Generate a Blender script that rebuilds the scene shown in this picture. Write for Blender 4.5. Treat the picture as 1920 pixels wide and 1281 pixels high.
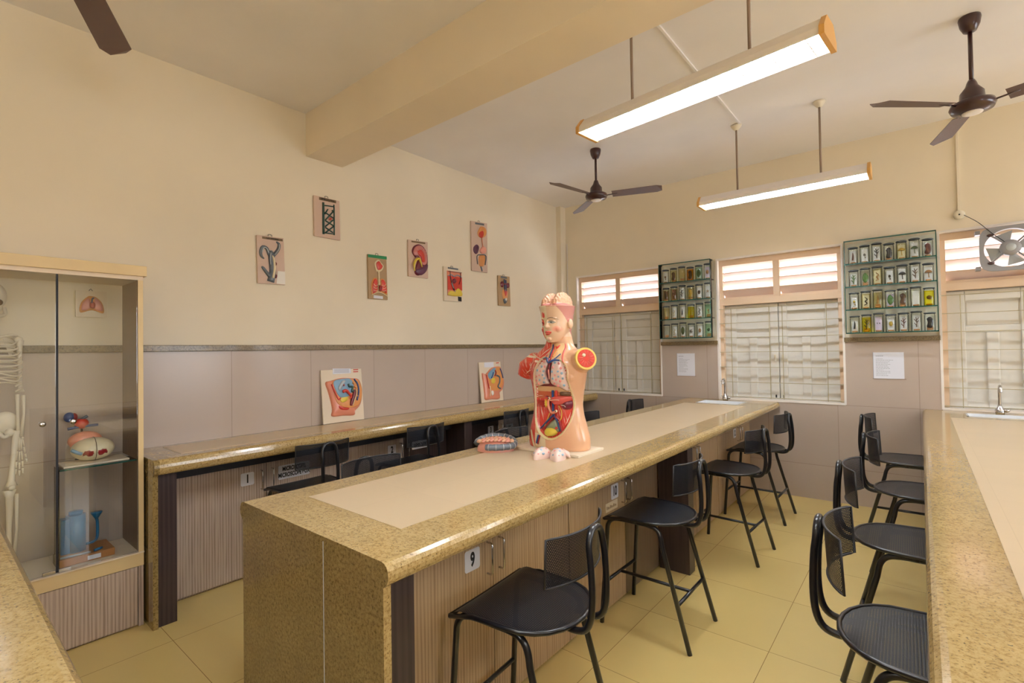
import bpy, bmesh, math, random
from mathutils import Vector, Matrix
from mathutils.bvhtree import BVHTree
from math import sin, cos, pi, sqrt, atan2, radians
random.seed(7)
S = bpy.context.scene
COL = S.collection
for o in list(bpy.data.objects): bpy.data.objects.remove(o)

# ------------------------------------------------------------------ camera
FPX, YAW, PITCH, ROLL, EYE = 926.4, .6913, .0172, -.0161, 1.49
_F = Vector((-sin(YAW)*cos(PITCH), cos(YAW)*cos(PITCH), sin(PITCH)))
_rt = Vector((cos(YAW), sin(YAW), 0)); _up = _rt.cross(_F)
_R = _rt*cos(ROLL)+_up*sin(ROLL); _U = -_rt*sin(ROLL)+_up*cos(ROLL)
EYEP = Vector((0, 0, EYE))
cam = bpy.data.cameras.new('camera'); camo = bpy.data.objects.new('camera', cam); COL.objects.link(camo)
cam.sensor_width = 36; cam.lens = FPX/1920*36; cam.clip_start = .02
m = Matrix((( _R.x, _U.x, -_F.x, 0), (_R.y, _U.y, -_F.y, 0), (_R.z, _U.z, -_F.z, EYE), (0, 0, 0, 1)))
camo.matrix_world = m; S.camera = camo
S.view_settings.view_transform = 'Standard'; S.view_settings.look = 'None'
S.view_settings.gamma = 1; S.view_settings.use_curve_mapping = False
S.view_settings.exposure = 1.30
S.cycles.max_bounces = 10; S.cycles.diffuse_bounces = 6; S.cycles.transparent_max_bounces = 24
S.cycles.sample_clamp_indirect = 6; S.cycles.caustics_reflective = False; S.cycles.caustics_refractive = False

# ------------------------------------------------------------------ world
w = bpy.data.worlds.new('daylight'); S.world = w; w.use_nodes = True
bg = w.node_tree.nodes['Background']; bg.inputs[0].default_value = (.86, .92, 1, 1); bg.inputs[1].default_value = 4.0
TUBE_POWER = 40.0

# ------------------------------------------------------------------ materials
def lin(c): 
    c = c/255
    return c/12.92 if c <= .04045 else ((c+.055)/1.055)**2.4
def rgb(r, g, b): return (lin(r), lin(g), lin(b), 1)
MT = {}
def mat(name, c, rough=.5, metal=0, spec=.5, coat=0):
    m = bpy.data.materials.new(name); m.use_nodes = True
    b = m.node_tree.nodes['Principled BSDF']
    b.inputs['Base Color'].default_value = rgb(*c); b.inputs['Roughness'].default_value = rough
    b.inputs['Metallic'].default_value = metal; b.inputs['Specular IOR Level'].default_value = spec
    b.inputs['Coat Weight'].default_value = coat; b.inputs['Coat Roughness'].default_value = .08
    MT[name] = m; return m
class NT:
    def __init__(s, m): s.t = m.node_tree; s.b = s.t.nodes['Principled BSDF']
    def n(s, typ, **k):
        x = s.t.nodes.new(typ)
        for a, v in k.items():
            if a.startswith('i_'): x.inputs[a[2:].replace('_', ' ')].default_value = v
            else: setattr(x, a, v)
        return x
    def l(s, a, b): s.t.links.new(a, b)
    def coord(s, scale=(1, 1, 1)):
        g = s.n('ShaderNodeNewGeometry'); mp = s.n('ShaderNodeMapping'); mp.inputs['Scale'].default_value = scale
        s.l(g.outputs['Position'], mp.inputs[0]); return mp.outputs[0]
    def ocoord(s, scale=(1, 1, 1)):
        g = s.n('ShaderNodeTexCoord'); mp = s.n('ShaderNodeMapping'); mp.inputs['Scale'].default_value = scale
        s.l(g.outputs['Object'], mp.inputs[0]); return mp.outputs[0]
    def ramp(s, fac, stops, interp='LINEAR'):
        r = s.n('ShaderNodeValToRGB'); r.color_ramp.interpolation = interp
        e = r.color_ramp.elements
        while len(e) > 1: e.remove(e[-1])
        e[0].position = stops[0][0]; e[0].color = stops[0][1]
        for p, c in stops[1:]:
            q = e.new(p); q.color = c
        s.l(fac, r.inputs[0]); return r.outputs[0]
    def noise(s, co, scale, detail=4, rough=.5):
        x = s.n('ShaderNodeTexNoise'); x.inputs['Scale'].default_value = scale; x.inputs['Detail'].default_value = detail; x.inputs['Roughness'].default_value = rough
        s.l(co, x.inputs['Vector']); return x.outputs['Fac']
    def mix(s, fac, a, b, mode='MIX'):
        x = s.n('ShaderNodeMix', data_type='RGBA', blend_type=mode)
        for i, v in ((0, fac), (6, a), (7, b)):
            if hasattr(v, 'links'): s.l(v, x.inputs[i])
            else: x.inputs[i].default_value = v
        return x.outputs[2]
    def math(s, op, a, b=0., c=None):
        x = s.n('ShaderNodeMath', operation=op)
        for i, v in enumerate((a, b) + (() if c is None else (c,))):
            if hasattr(v, 'links'): s.l(v, x.inputs[i])
            else: x.inputs[i].default_value = v
        return x.outputs[0]
    def base(s, c): s.l(c, s.b.inputs['Base Color'])
    def bump(s, h, st=.2, d=.002):
        b = s.n('ShaderNodeBump'); b.inputs['Strength'].default_value = st; b.inputs['Distance'].default_value = d
        s.l(h, b.inputs['Height']); s.l(b.outputs[0], s.b.inputs['Normal'])

def paint(name, c, rough=.75, var=.04):
    m = mat(name, c, rough, spec=.25); t = NT(m); co = t.coord()
    f = t.noise(co, 1.3, 5); a = rgb(*c)
    lo = tuple(x*(1-var) for x in a[:3])+(1,); hi = tuple(min(1, x*(1+var)) for x in a[:3])+(1,)
    t.base(t.ramp(f, [(.3, lo), (.7, hi)])); t.bump(t.noise(co, 60, 3), .05, .001)
    return m
paint('wall paint', (238, 227, 206)); paint('ceiling paint', (242, 239, 240)); paint('beam paint', (241, 228, 207))
paint('jamb white', (240, 234, 228), .6); paint('frame peach', (224, 198, 170), .45, .02)
def granite(name, base, dark, light, rough=.16):
    m = mat(name, base, rough, spec=.5, coat=.25); t = NT(m); co = t.coord((1, 1, 1))
    big = t.noise(co, 9, 3); mid = t.noise(co, 95, 5, .7); mid2 = t.noise(co, 190, 4, .6)
    c = t.ramp(mid, [(.36, rgb(*dark)), (.45, rgb(*base)), (.6, rgb(*light)), (.72, rgb(*base))])
    c = t.mix(t.ramp(big, [(.35, (0, 0, 0, 1)), (.7, (.28, .28, .28, 1))]), c, rgb(*[int(x*.82) for x in base]))
    sp = t.ramp(mid2, [(.33, (1, 1, 1, 1)), (.385, (0, 0, 0, 1))])
    c = t.mix(sp, c, rgb(*[int(x*.6) for x in dark]))
    t.base(c); return m
granite('granite', (166, 138, 88), (138, 112, 68), (186, 160, 108))
granite('granite band', (120, 103, 74), (84, 70, 48), (142, 124, 92), .3); granite('granite side slab', (128, 107, 64), (98, 80, 44), (150, 128, 82), .12)  # last one: granite darkened for the end panels, their shade put into the colour
def tiles(name, c, grout, sx, sy, ox, oy, axes, rough, gw=.0025, var=.05, coat=0., third=None):
    """rectangular tiles; axes = indices of the two world axes, None = no joint that way"""
    m = mat(name, c, rough, spec=.5, coat=coat); t = NT(m)
    g = t.n('ShaderNodeNewGeometry'); sep = t.n('ShaderNodeSeparateXYZ'); t.l(g.outputs['Position'], sep.inputs[0])
    mask = None; cell = []
    for ax, s_, o_ in ((axes[0], sx, ox), (axes[1], sy, oy)):
        if ax is None: continue
        u = t.math('DIVIDE', t.math('SUBTRACT', sep.outputs[ax], o_), s_)
        fr = t.math('FRACT', u); cell.append(t.math('FLOOR', u))
        d = t.math('MULTIPLY', t.math('MINIMUM', fr, t.math('SUBTRACT', 1., fr)), s_)
        k = t.math('LESS_THAN', d, gw/2)
        mask = k if mask is None else t.math('MAXIMUM', mask, k)
    cv = t.n('ShaderNodeCombineXYZ'); t.l(cell[0], cv.inputs[0]); 
    if len(cell) > 1: t.l(cell[1], cv.inputs[1])
    wn = t.n('ShaderNodeTexWhiteNoise', noise_dimensions='3D'); t.l(cv.outputs[0], wn.inputs['Vector'])
    a = rgb(*c); co = t.coord()
    lo = tuple(x*(1-var) for x in a[:3])+(1,); hi = tuple(min(1, x*(1+var)) for x in a[:3])+(1,)
    col = t.ramp(wn.outputs['Value'], [(0, lo), (1, hi)])
    col = t.mix(t.ramp(t.noise(co, 3.0, 6, .6), [(.35, (0, 0, 0, 1)), (.75, (.25, .25, .25, 1))]), col, tuple(x*.86 for x in a[:3])+(1,))
    t.base(t.mix(mask, col, rgb(*grout))); return m
tiles('floor tile', (216, 190, 122), (150, 122, 72), .61, .597, -.606, .864, (0, 1), .22, .003, .03)
tiles('dado tile left', (190, 175, 163), (148, 132, 118), .582, .6, 1.408, .918, (1, 2), .22, .003, .03)
tiles('dado tile back', (186, 171, 159), (146, 130, 116), .60, .59, -.62, .92, (0, 2), .24, .003, .03)
tiles('inlay tile', (200, 178, 146), (186, 164, 132), .30, .30, -1.30, .995, (0, 1), .3, .0015, .02)
def laminate(name, c1, c2, axis, rough=.38, n=62):
    m = mat(name, c1, rough, spec=.4); t = NT(m)
    g = t.n('ShaderNodeNewGeometry'); sep = t.n('ShaderNodeSeparateXYZ'); t.l(g.outputs['Position'], sep.inputs[0])
    sc = [1, 1, 1]; sc[2] = .03
    f = t.noise(t.coord(tuple(sc)), 55, 4)
    ph = t.math('ADD', t.math('MULTIPLY', sep.outputs[axis], n*2*pi), t.math('MULTIPLY', f, 7))
    s = t.math('MULTIPLY_ADD', t.math('SINE', ph), .5, .5)
    s2 = t.math('MULTIPLY', s, t.ramp(t.noise(t.coord(tuple(sc)), 130, 3), [(.3, (.35, .35, .35, 1)), (.65, (1, 1, 1, 1))]))
    t.base(t.ramp(s2, [(.1, rgb(*c1)), (.85, rgb(*c2))])); return m
laminate('zebrano y', (192, 166, 134), (160, 132, 102), 1); laminate('zebrano grey y', (196, 178, 164), (158, 138, 124), 1)
laminate('zebrano x', (186, 160, 128), (138, 112, 84), 0)
laminate('wenge', (66, 54, 52), (52, 42, 42), 1, .3, 40)
laminate('brown panel', (124, 104, 84), (98, 80, 64), 1, .3, 50)
mat('navy gap', (22, 22, 30), .6); mat('beige edge', (222, 196, 146), .4); mat('beige light', (228, 210, 186), .4)
mat('black metal', (16, 18, 25), .30, 0, .5, .3); mat('black worn', (38, 36, 38), .5)
mat('chrome', (205, 205, 208), .12, 1); mat('steel', (170, 165, 158), .3, 1)
mat('white ceramic', (235, 240, 246), .12, 0, .6, .4); mat('brown enamel', (58, 26, 28), .28, 0, .6, .3)
mat('white metal', (240, 234, 231), .4); mat('white plastic', (232, 224, 206), .4)
mat('amber plastic', (226, 172, 92), .35); mat('rod', (150, 128, 112), .4)
mat('paper', (228, 230, 240), .8); mat('ink', (28, 26, 30), .7); mat('grey ink', (150, 152, 162), .8)
mat('shutter', (224, 222, 216), .38, 0, .45); mat('bar', (176, 166, 134), .4); mat('board pink', (214, 186, 168), .5)
mat('board tan', (176, 146, 108), .5); mat('board cream', (228, 214, 192), .5); mat('tape', (120, 96, 64), .5)
mat('green tape', (30, 140, 86), .4); mat('lead glass grey', (96, 104, 112), .35, 0, .5); mat('fan grey', (148, 148, 152), .4)
mat('wood block', (166, 112, 64), .45); mat('cork', (190, 140, 90), .7); mat('bone', (228, 218, 200), .45)
def pl(name, c, r=.3): return mat(name, c, r, 0, .5, .3)
for n_, c_ in dict(red=(204, 58, 44), dred=(150, 30, 40), pink=(232, 160, 142), skin=(230, 176, 140), flesh=(222, 140, 112), blue=(36, 70, 128), lblue=(120, 160, 190),
    yellow=(222, 196, 70), cream=(232, 216, 180), dgreen=(30, 74, 66), green=(60, 120, 66), grey=(98, 106, 116), lgrey=(176, 182, 186), purple=(92, 44, 76), maroon=(110, 26, 44),
    orange=(222, 150, 86), white=(236, 232, 224), black=(28, 26, 30), olive=(126, 132, 104), dotpink=(238, 150, 146), dotblue=(150, 182, 206), lung=(232, 204, 194), brainc=(224, 174, 140), rosy=(206, 128, 124), brown=(96, 66, 40), amber=(214, 150, 30)).items(): pl(n_, c_)
def glass(name, tint=(.93, .97, .95), refl=.07, rough=.0):
    m = bpy.data.materials.new(name); m.use_nodes = True; t = m.node_tree; t.nodes.clear()
    o = t.nodes.new('ShaderNodeOutputMaterial'); mx = t.nodes.new('ShaderNodeMixShader')
    tr = t.nodes.new('ShaderNodeBsdfTransparent'); gl = t.nodes.new('ShaderNodeBsdfGlossy'); fr = t.nodes.new('ShaderNodeLayerWeight')
    fr.inputs[0].default_value = .12; ad = t.nodes.new('ShaderNodeMath'); ad.operation = 'ADD'; ad.inputs[1].default_value = refl; ad.use_clamp = True
    tr.inputs[0].default_value = (*tint, 1); gl.inputs['Roughness'].default_value = rough; gl.inputs[0].default_value = (1, 1, 1, 1)
    t.links.new(fr.outputs['Fresnel'], ad.inputs[0]); t.links.new(ad.outputs[0], mx.inputs[0]); t.links.new(tr.outputs[0], mx.inputs[1]); t.links.new(gl.outputs[0], mx.inputs[2]); t.links.new(mx.outputs[0], o.inputs[0])
    MT[name] = m; return m
glass('door glass', (.985, .995, .99), .06); glass('case glass', (.985, .997, .99), .01); glass('jar glass', (.97, .98, .98), .03)
glass('liquid amber', (.93, .62, .12), .02); glass('liquid green', (.72, .86, .74), .02); glass('liquid straw', (.90, .86, .66), .02); glass('liquid yellow', (.9, .84, .15), .02); glass('liquid clear', (.93, .94, .93), .02)
mat('teal edge', (14, 76, 70), .15, 0, .6)
for n_ in [k for k in MT if k.startswith('liquid')]:        # liquid body: only tints what is behind it
    t = MT[n_].node_tree; t.links.new([q for q in t.nodes if q.type == 'BSDF_TRANSPARENT'][0].outputs[0], [q for q in t.nodes if q.type == 'OUTPUT_MATERIAL'][0].inputs[0])
def emis(name, c, st):
    m = bpy.data.materials.new(name); m.use_nodes = True; t = m.node_tree; t.nodes.clear()
    o = t.nodes.new('ShaderNodeOutputMaterial'); e = t.nodes.new('ShaderNodeEmission'); e.inputs[0].default_value = (*c, 1); e.inputs[1].default_value = st
    t.links.new(e.outputs[0], o.inputs[0]); MT[name] = m
emis('fluorescent', (.84, .925, 1.0), TUBE_POWER)
def perforated(name, kx, ky, ax=(0, 1), th=.075):
    """black sheet steel with a grid of punched round holes (object space)"""
    m = mat(name, (17, 21, 29), .36, 0, .45); t = NT(m); tc = t.n('ShaderNodeTexCoord'); sep = t.n('ShaderNodeSeparateXYZ'); t.l(tc.outputs['Object'], sep.inputs[0])
    u = t.math('MULTIPLY', sep.outputs[ax[0]], kx); v = t.math('MULTIPLY', sep.outputs[ax[1]], ky)
    row = t.math('MODULO', t.math('FLOOR', v), 2.)
    fu = t.math('SUBTRACT', t.math('FRACT', t.math('ADD', u, t.math('MULTIPLY', row, .5))), .5); fv = t.math('SUBTRACT', t.math('FRACT', v), .5)
    d = t.math('ADD', t.math('MULTIPLY', fu, fu), t.math('MULTIPLY', fv, fv))
    t.l(t.math('GREATER_THAN', d, th), t.b.inputs['Alpha']); t.bump(t.math('MINIMUM', d, .2), .4, .003)
perforated('seat mesh', 130, 130, (0, 1), .012); perforated('back mesh', 190, 190, (0, 2), .055)
m = mat('painted torso', (230, 180, 140), .25, 0, .5, .4); t = NT(m); vc = t.n('ShaderNodeVertexColor', layer_name='Col'); t.base(vc.outputs[0])
m = MT['orange']
mat('cabinet side', (120, 96, 76), .4)
mat('blue enamel', (24, 104, 150), .35, 0, .5, .3)
mat('pancreas red', (212, 88, 78), .3, 0, .5, .3)
pl('neck cream', (232, 196, 142))
mat('lid grey', (64, 72, 76), .4)
pl('gut pink', (228, 160, 142))
mat('brow brown', (66, 44, 36), .5)
pl('lip red', (216, 78, 66))
pl('muscle red', (208, 74, 56))
pl('tendon', (236, 208, 186))
mat('amber rim', (232, 200, 104), .35, 0, .5, .2)
# ------------------------------------------------------------------ builders
class MB:
    def __init__(s): s.v = []; s.f = []; s.mi = []; s.mats = []; s.sm = []
    def add(s, vs, fs, mt, smooth=False):
        if mt not in s.mats: s.mats.append(mt)
        k = s.mats.index(mt); b = len(s.v); s.v += [Vector(p) for p in vs]
        for f in fs: s.f.append([b+i for i in f]); s.mi.append(k); s.sm.append(smooth)
        return s
    def box(s, x0, x1, y0, y1, z0, z1, mt, c=0):
        if c <= 0:
            vs = [(x, y, z) for x in (x0, x1) for y in (y0, y1) for z in (z0, z1)]
            return s.add(vs, [(0, 1, 3, 2), (4, 6, 7, 5), (0, 4, 5, 1), (2, 3, 7, 6), (0, 2, 6, 4), (1, 5, 7, 3)], mt)
        bm = bmesh.new(); bmesh.ops.create_cube(bm, size=1)
        for v in bm.verts: v.co = Vector((x0+(v.co.x+.5)*(x1-x0), y0+(v.co.y+.5)*(y1-y0), z0+(v.co.z+.5)*(z1-z0)))
        bmesh.ops.bevel(bm, geom=bm.edges[:], offset=c, segments=2, affect='EDGES', profile=.6)
        bm.verts.index_update(); s.add([v.co.copy() for v in bm.verts], [[v.index for v in f.verts] for f in bm.faces], mt); bm.free(); return s
    def tube(s, pts, r, mt, n=8, closed=False, flat=None, caps=True):
        """pts: list of vectors; r: radius or list; flat=(normal, factor) squashes along a direction"""
        P = [Vector(p) for p in pts]; N = len(P); R = r if isinstance(r, (list, tuple)) else [r]*N
        T = []
        for i in range(N):
            a = P[(i-1) % N] if (closed or i > 0) else P[i]; b = P[(i+1) % N] if (closed or i < N-1) else P[i]
            T.append((b-a).normalized())
        ref = Vector((0, 0, 1)) if abs(T[0].z) < .9 else Vector((1, 0, 0))
        u = T[0].cross(ref).normalized(); vs = []
        for i in range(N):
            u = (u - T[i]*u.dot(T[i])).normalized(); w_ = T[i].cross(u)
            for k in range(n):
                a = 2*pi*k/n; d = (u*cos(a)+w_*sin(a))*R[i]
                if flat: d -= flat[0]*d.dot(flat[0])*(1-flat[1])
                vs.append(P[i]+d)
        fs = []
        for i in range(N if closed else N-1):
            j = (i+1) % N
            for k in range(n): fs.append((i*n+k, i*n+(k+1) % n, j*n+(k+1) % n, j*n+k))
        if not closed and caps: fs += [tuple(range(n))[::-1], tuple(range((N-1)*n, N*n))]
        return s.add(vs, fs, mt, True)
    def cyl(s, p0, p1, r, mt, n=12, r1=None): return s.tube([p0, p1], [r, r if r1 is None else r1], mt, n)
    def lathe(s, c, prof, mt, n=24, axis='z'):
        vs = []
        for r, h in prof:
            for k in range(n):
                a = 2*pi*k/n
                vs.append(Vector(c)+(Vector((r*cos(a), r*sin(a), h)) if axis == 'z' else Vector((r*cos(a), -h, r*sin(a)))))
        fs = [(i*n+k, i*n+(k+1) % n, (i+1)*n+(k+1) % n, (i+1)*n+k) for i in range(len(prof)-1) for k in range(n)]
        fs += [tuple(range(n))[::-1], tuple(range((len(prof)-1)*n, len(prof)*n))]
        return s.add(vs, fs, mt, True)
    def ell(s, c, r, mt, n=20, m_=12, fn=None):
        vs = []
        for i in range(m_+1):
            for k in range(n):
                ph = pi*i/m_; a = 2*pi*k/n; d = Vector((sin(ph)*cos(a), sin(ph)*sin(a), cos(ph)))
                q = fn(d) if fn else 1
                vs.append(Vector((c[0]+d.x*r[0]*q, c[1]+d.y*r[1]*q, c[2]+d.z*r[2]*q)))
        fs = [(i*n+k, (i+1)*n+k, (i+1)*n+(k+1) % n, i*n+(k+1) % n) for i in range(m_) for k in range(n)]
        return s.add(vs, fs, mt, True)
    def prism(s, poly, h0, h1, fn, mt, side=None):
        """poly 2D points, fn(a,b,h)->point"""
        n = len(poly); vs = [fn(a, b, h0) for a, b in poly]+[fn(a, b, h1) for a, b in poly]
        s.add(vs, [tuple(range(n)), tuple(range(n, 2*n))[::-1]], mt)
        return s.add(vs, [(i, i+n, (i+1) % n+n, (i+1) % n) for i in range(n)], side or mt)
    def build(s, name, parent=None, bevel=0, **pr):
        me = bpy.data.meshes.new(name); off = parent_world(parent) if parent else Vector((0, 0, 0))
        me.from_pydata([tuple(p-off) for p in s.v], [], s.f)
        for q in s.mats: me.materials.append(MT[q])
        me.polygons.foreach_set('material_index', s.mi); me.polygons.foreach_set('use_smooth', s.sm)
        bm = bmesh.new(); bm.from_mesh(me); bmesh.ops.recalc_face_normals(bm, faces=bm.faces[:]); bm.to_mesh(me); bm.free()
        me.update(); o = bpy.data.objects.new(name, me); COL.objects.link(o)
        if parent: o.parent = parent
        if bevel:
            md = o.modifiers.new('edge', 'BEVEL'); md.width = bevel; md.segments = 2; md.limit_method = 'ANGLE'; md.harden_normals = False
        tag(o, **pr); return o
def parent_world(o):
    p = Vector((0, 0, 0))
    while o: p = p+o.location; o = o.parent
    return p
def tag(o, label=None, category=None, group=None, kind=None):
    for k, v in (('label', label), ('category', category), ('group', group), ('kind', kind)):
        if v: o[k] = v
    return o
def thing(name, loc, label, category, group=None):
    o = bpy.data.objects.new(name, None); o.location = loc; o.empty_display_size = .1; COL.objects.link(o)
    return tag(o, label, category, group)
def dup(root, loc, rz, label, group=None):
    def cp(o, par):
        c = o.copy(); COL.objects.link(c)
        if par: c.parent = par
        for ch in list(o.children): cp(ch, c)
        return c
    r = cp(root, None); r.location = loc; r.rotation_euler = (0, 0, rz); r['label'] = label
    if group: r['group'] = group
    return r
def cat(pts, n=6, closed=False):
    """catmull-rom through points of any dimension"""
    P = [Vector(p) for p in pts]; N = len(P); out = []
    for i in range(N if closed else N-1):
        p0 = P[(i-1) % N] if (closed or i > 0) else P[0]*2-P[1]; p1 = P[i]; p2 = P[(i+1) % N]
        p3 = P[(i+2) % N] if (closed or i < N-2) else p2*2-p1
        for k in range(n):
            t_ = k/n; out.append(.5*((2*p1)+(p2-p0)*t_+(2*p0-5*p1+4*p2-p3)*t_*t_+(3*p1-p0-3*p2+p3)*t_**3))
    if not closed: out.append(P[-1])
    return out
class Plane:
    """a real flat surface in the room, with its own 2D axes; p() reads where a sight line meets it"""
    def __init__(s, O, U, V): s.O = Vector(O); s.U = Vector(U).normalized(); s.V = Vector(V).normalized(); s.N = s.U.cross(s.V)
    def p(s, x, y):
        d = _F+_R*((x-960)/FPX)-_U*((y-640.5)/FPX); k = (s.O-EYEP).dot(s.N)/d.dot(s.N); q = EYEP+d*k-s.O
        return (q.dot(s.U), q.dot(s.V))
    def w(s, a, b, h=0): return s.O+s.U*a+s.V*b+s.N*h
def blob(mb, fn, pts, h0, h, mt, rings=6, p=2.2, sm=5, smooth=True):
    P = [Vector(q) for q in (cat(pts, sm, True) if smooth else pts)]; n = len(P); c = sum(P, Vector((0, 0)))/n; vs = []; hs = []
    for i in range(rings+1):
        ph = pi/2*i/rings; sc = cos(ph)**(2/p) if i < rings else 0.; hh = h0+h*sin(ph)**(2/p)
        vs += [fn(*(c+(q-c)*sc), hh) for q in P]
    fs = [(i*n+k, i*n+(k+1) % n, (i+1)*n+(k+1) % n, (i+1)*n+k) for i in range(rings) for k in range(n)]
    mb.add(vs, fs, mt, True); return mb
def flatpoly(mb, fn, pts, h0, h1, mt, smooth=False, side=None):
    P = [tuple(q) for q in (cat(pts, 5, True) if smooth else pts)]
    return mb.prism(P, h0, h1, fn, mt, side)
def worm(mb, fn, pts, r, h, mt, n=8, sm=5, closed=False):
    P = cat(pts, sm, closed); N = len(P)
    if isinstance(r, (list, tuple)):
        R = [cat([(a,) if False else (a, 0) for a in r], sm, closed)[i].x for i in range(N)]
    else: R = r
    return mb.tube([fn(q.x, q.y, h) for q in P], R, mt, n, closed)
def text(s, size, fn, mt, parent, name='lettering', wx=.8, bold=.0):
    """lettering as a flat mesh; fn(a,b) -> point, a runs right from the centre, b up"""
    cu = bpy.data.curves.new(name, 'FONT'); cu.body = s; cu.size = size; cu.align_x = 'CENTER'; cu.align_y = 'CENTER'; cu.offset = bold; cu.extrude = 0
    tmp = bpy.data.objects.new(name, cu); COL.objects.link(tmp); dg = bpy.context.evaluated_depsgraph_get(); dg.update()
    me = bpy.data.meshes.new_from_object(tmp.evaluated_get(dg)); bpy.data.objects.remove(tmp); bpy.data.curves.remove(cu)
    off = parent_world(parent) if parent else Vector((0, 0, 0))
    for v in me.vertices: v.co = fn(v.co.x*wx, v.co.y)-off
    me.materials.clear(); me.materials.append(MT[mt]); o = bpy.data.objects.new(name, me); COL.objects.link(o); o.parent = parent; return o

# ================================================================== the room
XL, YB, ZC, XR, YF = -3.72, 5.58, 3.39, 4.2, -3.2
st = dict(kind='structure')
MB().box(XL-.2, XR+.2, YF-.2, YB+.25, -.12, 0, 'floor tile').build('floor', **st)
MB().box(XL-.2, XR+.2, YF-.2, YB+.25, ZC, ZC+.15, 'ceiling paint').build('ceiling', **st)
MB().box(XL-.2, XL, YF-.2, YB+.25, 0, ZC, 'wall paint').build('wall_left', **st)
b = MB(); b.box(XR, XR+.2, YF-.2, YB+.25, 0, .95, 'wall paint').box(XR, XR+.2, YF-.2, YB+.25, 2.42, ZC, 'wall paint'); ys_ = YF-.2
FILLWIN = [(-1.2, .2), (2.9, 4.0), (4.25, 5.35)]
for a, c in FILLWIN+[(YB+.25, YB+.25)]:
    b.box(XR, XR+.2, ys_, a, .95, 2.42, 'wall paint'); ys_ = c
b.build('wall_right', **st)
for k, (a, c) in enumerate(FILLWIN):                       # added openings in the unseen side wall, letting in fill daylight
    f = MB(); f.box(XR+.05, XR+.1, a, a+.04, .95, 2.42, 'frame peach').box(XR+.05, XR+.1, c-.04, c, .95, 2.42, 'frame peach').box(XR+.05, XR+.1, a, c, .95, .99, 'frame peach').box(XR+.05, XR+.1, a, c, 2.38, 2.42, 'frame peach').box(XR+.05, XR+.1, (a+c)/2-.02, (a+c)/2+.02, .95, 2.42, 'frame peach'); f.build('window_%d' % (k+5), **st)
    L_ = bpy.data.lights.new('window_portal', 'AREA'); L_.shape = 'RECTANGLE'; L_.size = 1.47; L_.size_y = c-a; L_.cycles.is_portal = True
    lo = bpy.data.objects.new('window_portal', L_); COL.objects.link(lo); lo.location = (XR+.12, (a+c)/2, 1.685); lo.rotation_euler = (0, pi/2, 0)
MB().box(XL, XR, YF-.2, YF, 0, ZC, 'wall paint').build('wall_front', **st)
WIN = [(-3.49, -2.34), (-1.70, -.555), (.13, 1.28), (1.96, 3.11)]; WB, WT = .925, 2.44
b = MB(); xs = XL
b.box(XL, XR, YB, YB+.2, 0, WB, 'wall paint').box(XL, XR, YB, YB+.2, WT, ZC, 'wall paint')
for a, c in WIN+[(XR, XR)]:
    b.box(xs, a, YB, YB+.2, WB, WT, 'wall paint'); xs = c
b.build('wall_back', **st)
MB().box(XL, XR, 1.97, 2.29, 3.05, ZC, 'beam paint').build('trim_1', **st)                       # ceiling beam
MB().box(XL, XL+.07, 5.46, YB, 1.555, ZC, 'wall paint').build('trim_2', **st)                 # corner pier
# dado tiling with granite band
MB().box(XL, XL+.012, YF, YB, 0, 1.515, 'dado tile left').build('trim_3', **st)
MB().box(XL, XL+.03, YF, YB, 1.515, 1.556, 'granite band', .004).build('trim_4', **st)
b = MB(); g = MB(); xs = XL+.012; b.box(XL+.012, XR, YB-.012, YB, 0, WB, 'dado tile back')
for a, c in WIN+[(XR, XR)]:
    b.box(xs, a, YB-.012, YB, WB, 1.515, 'dado tile back'); g.box(xs, a, YB-.03, YB, 1.515, 1.556, 'granite band', .004); xs = c
b.build('trim_5', **st); g.build('trim_6', **st)

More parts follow.
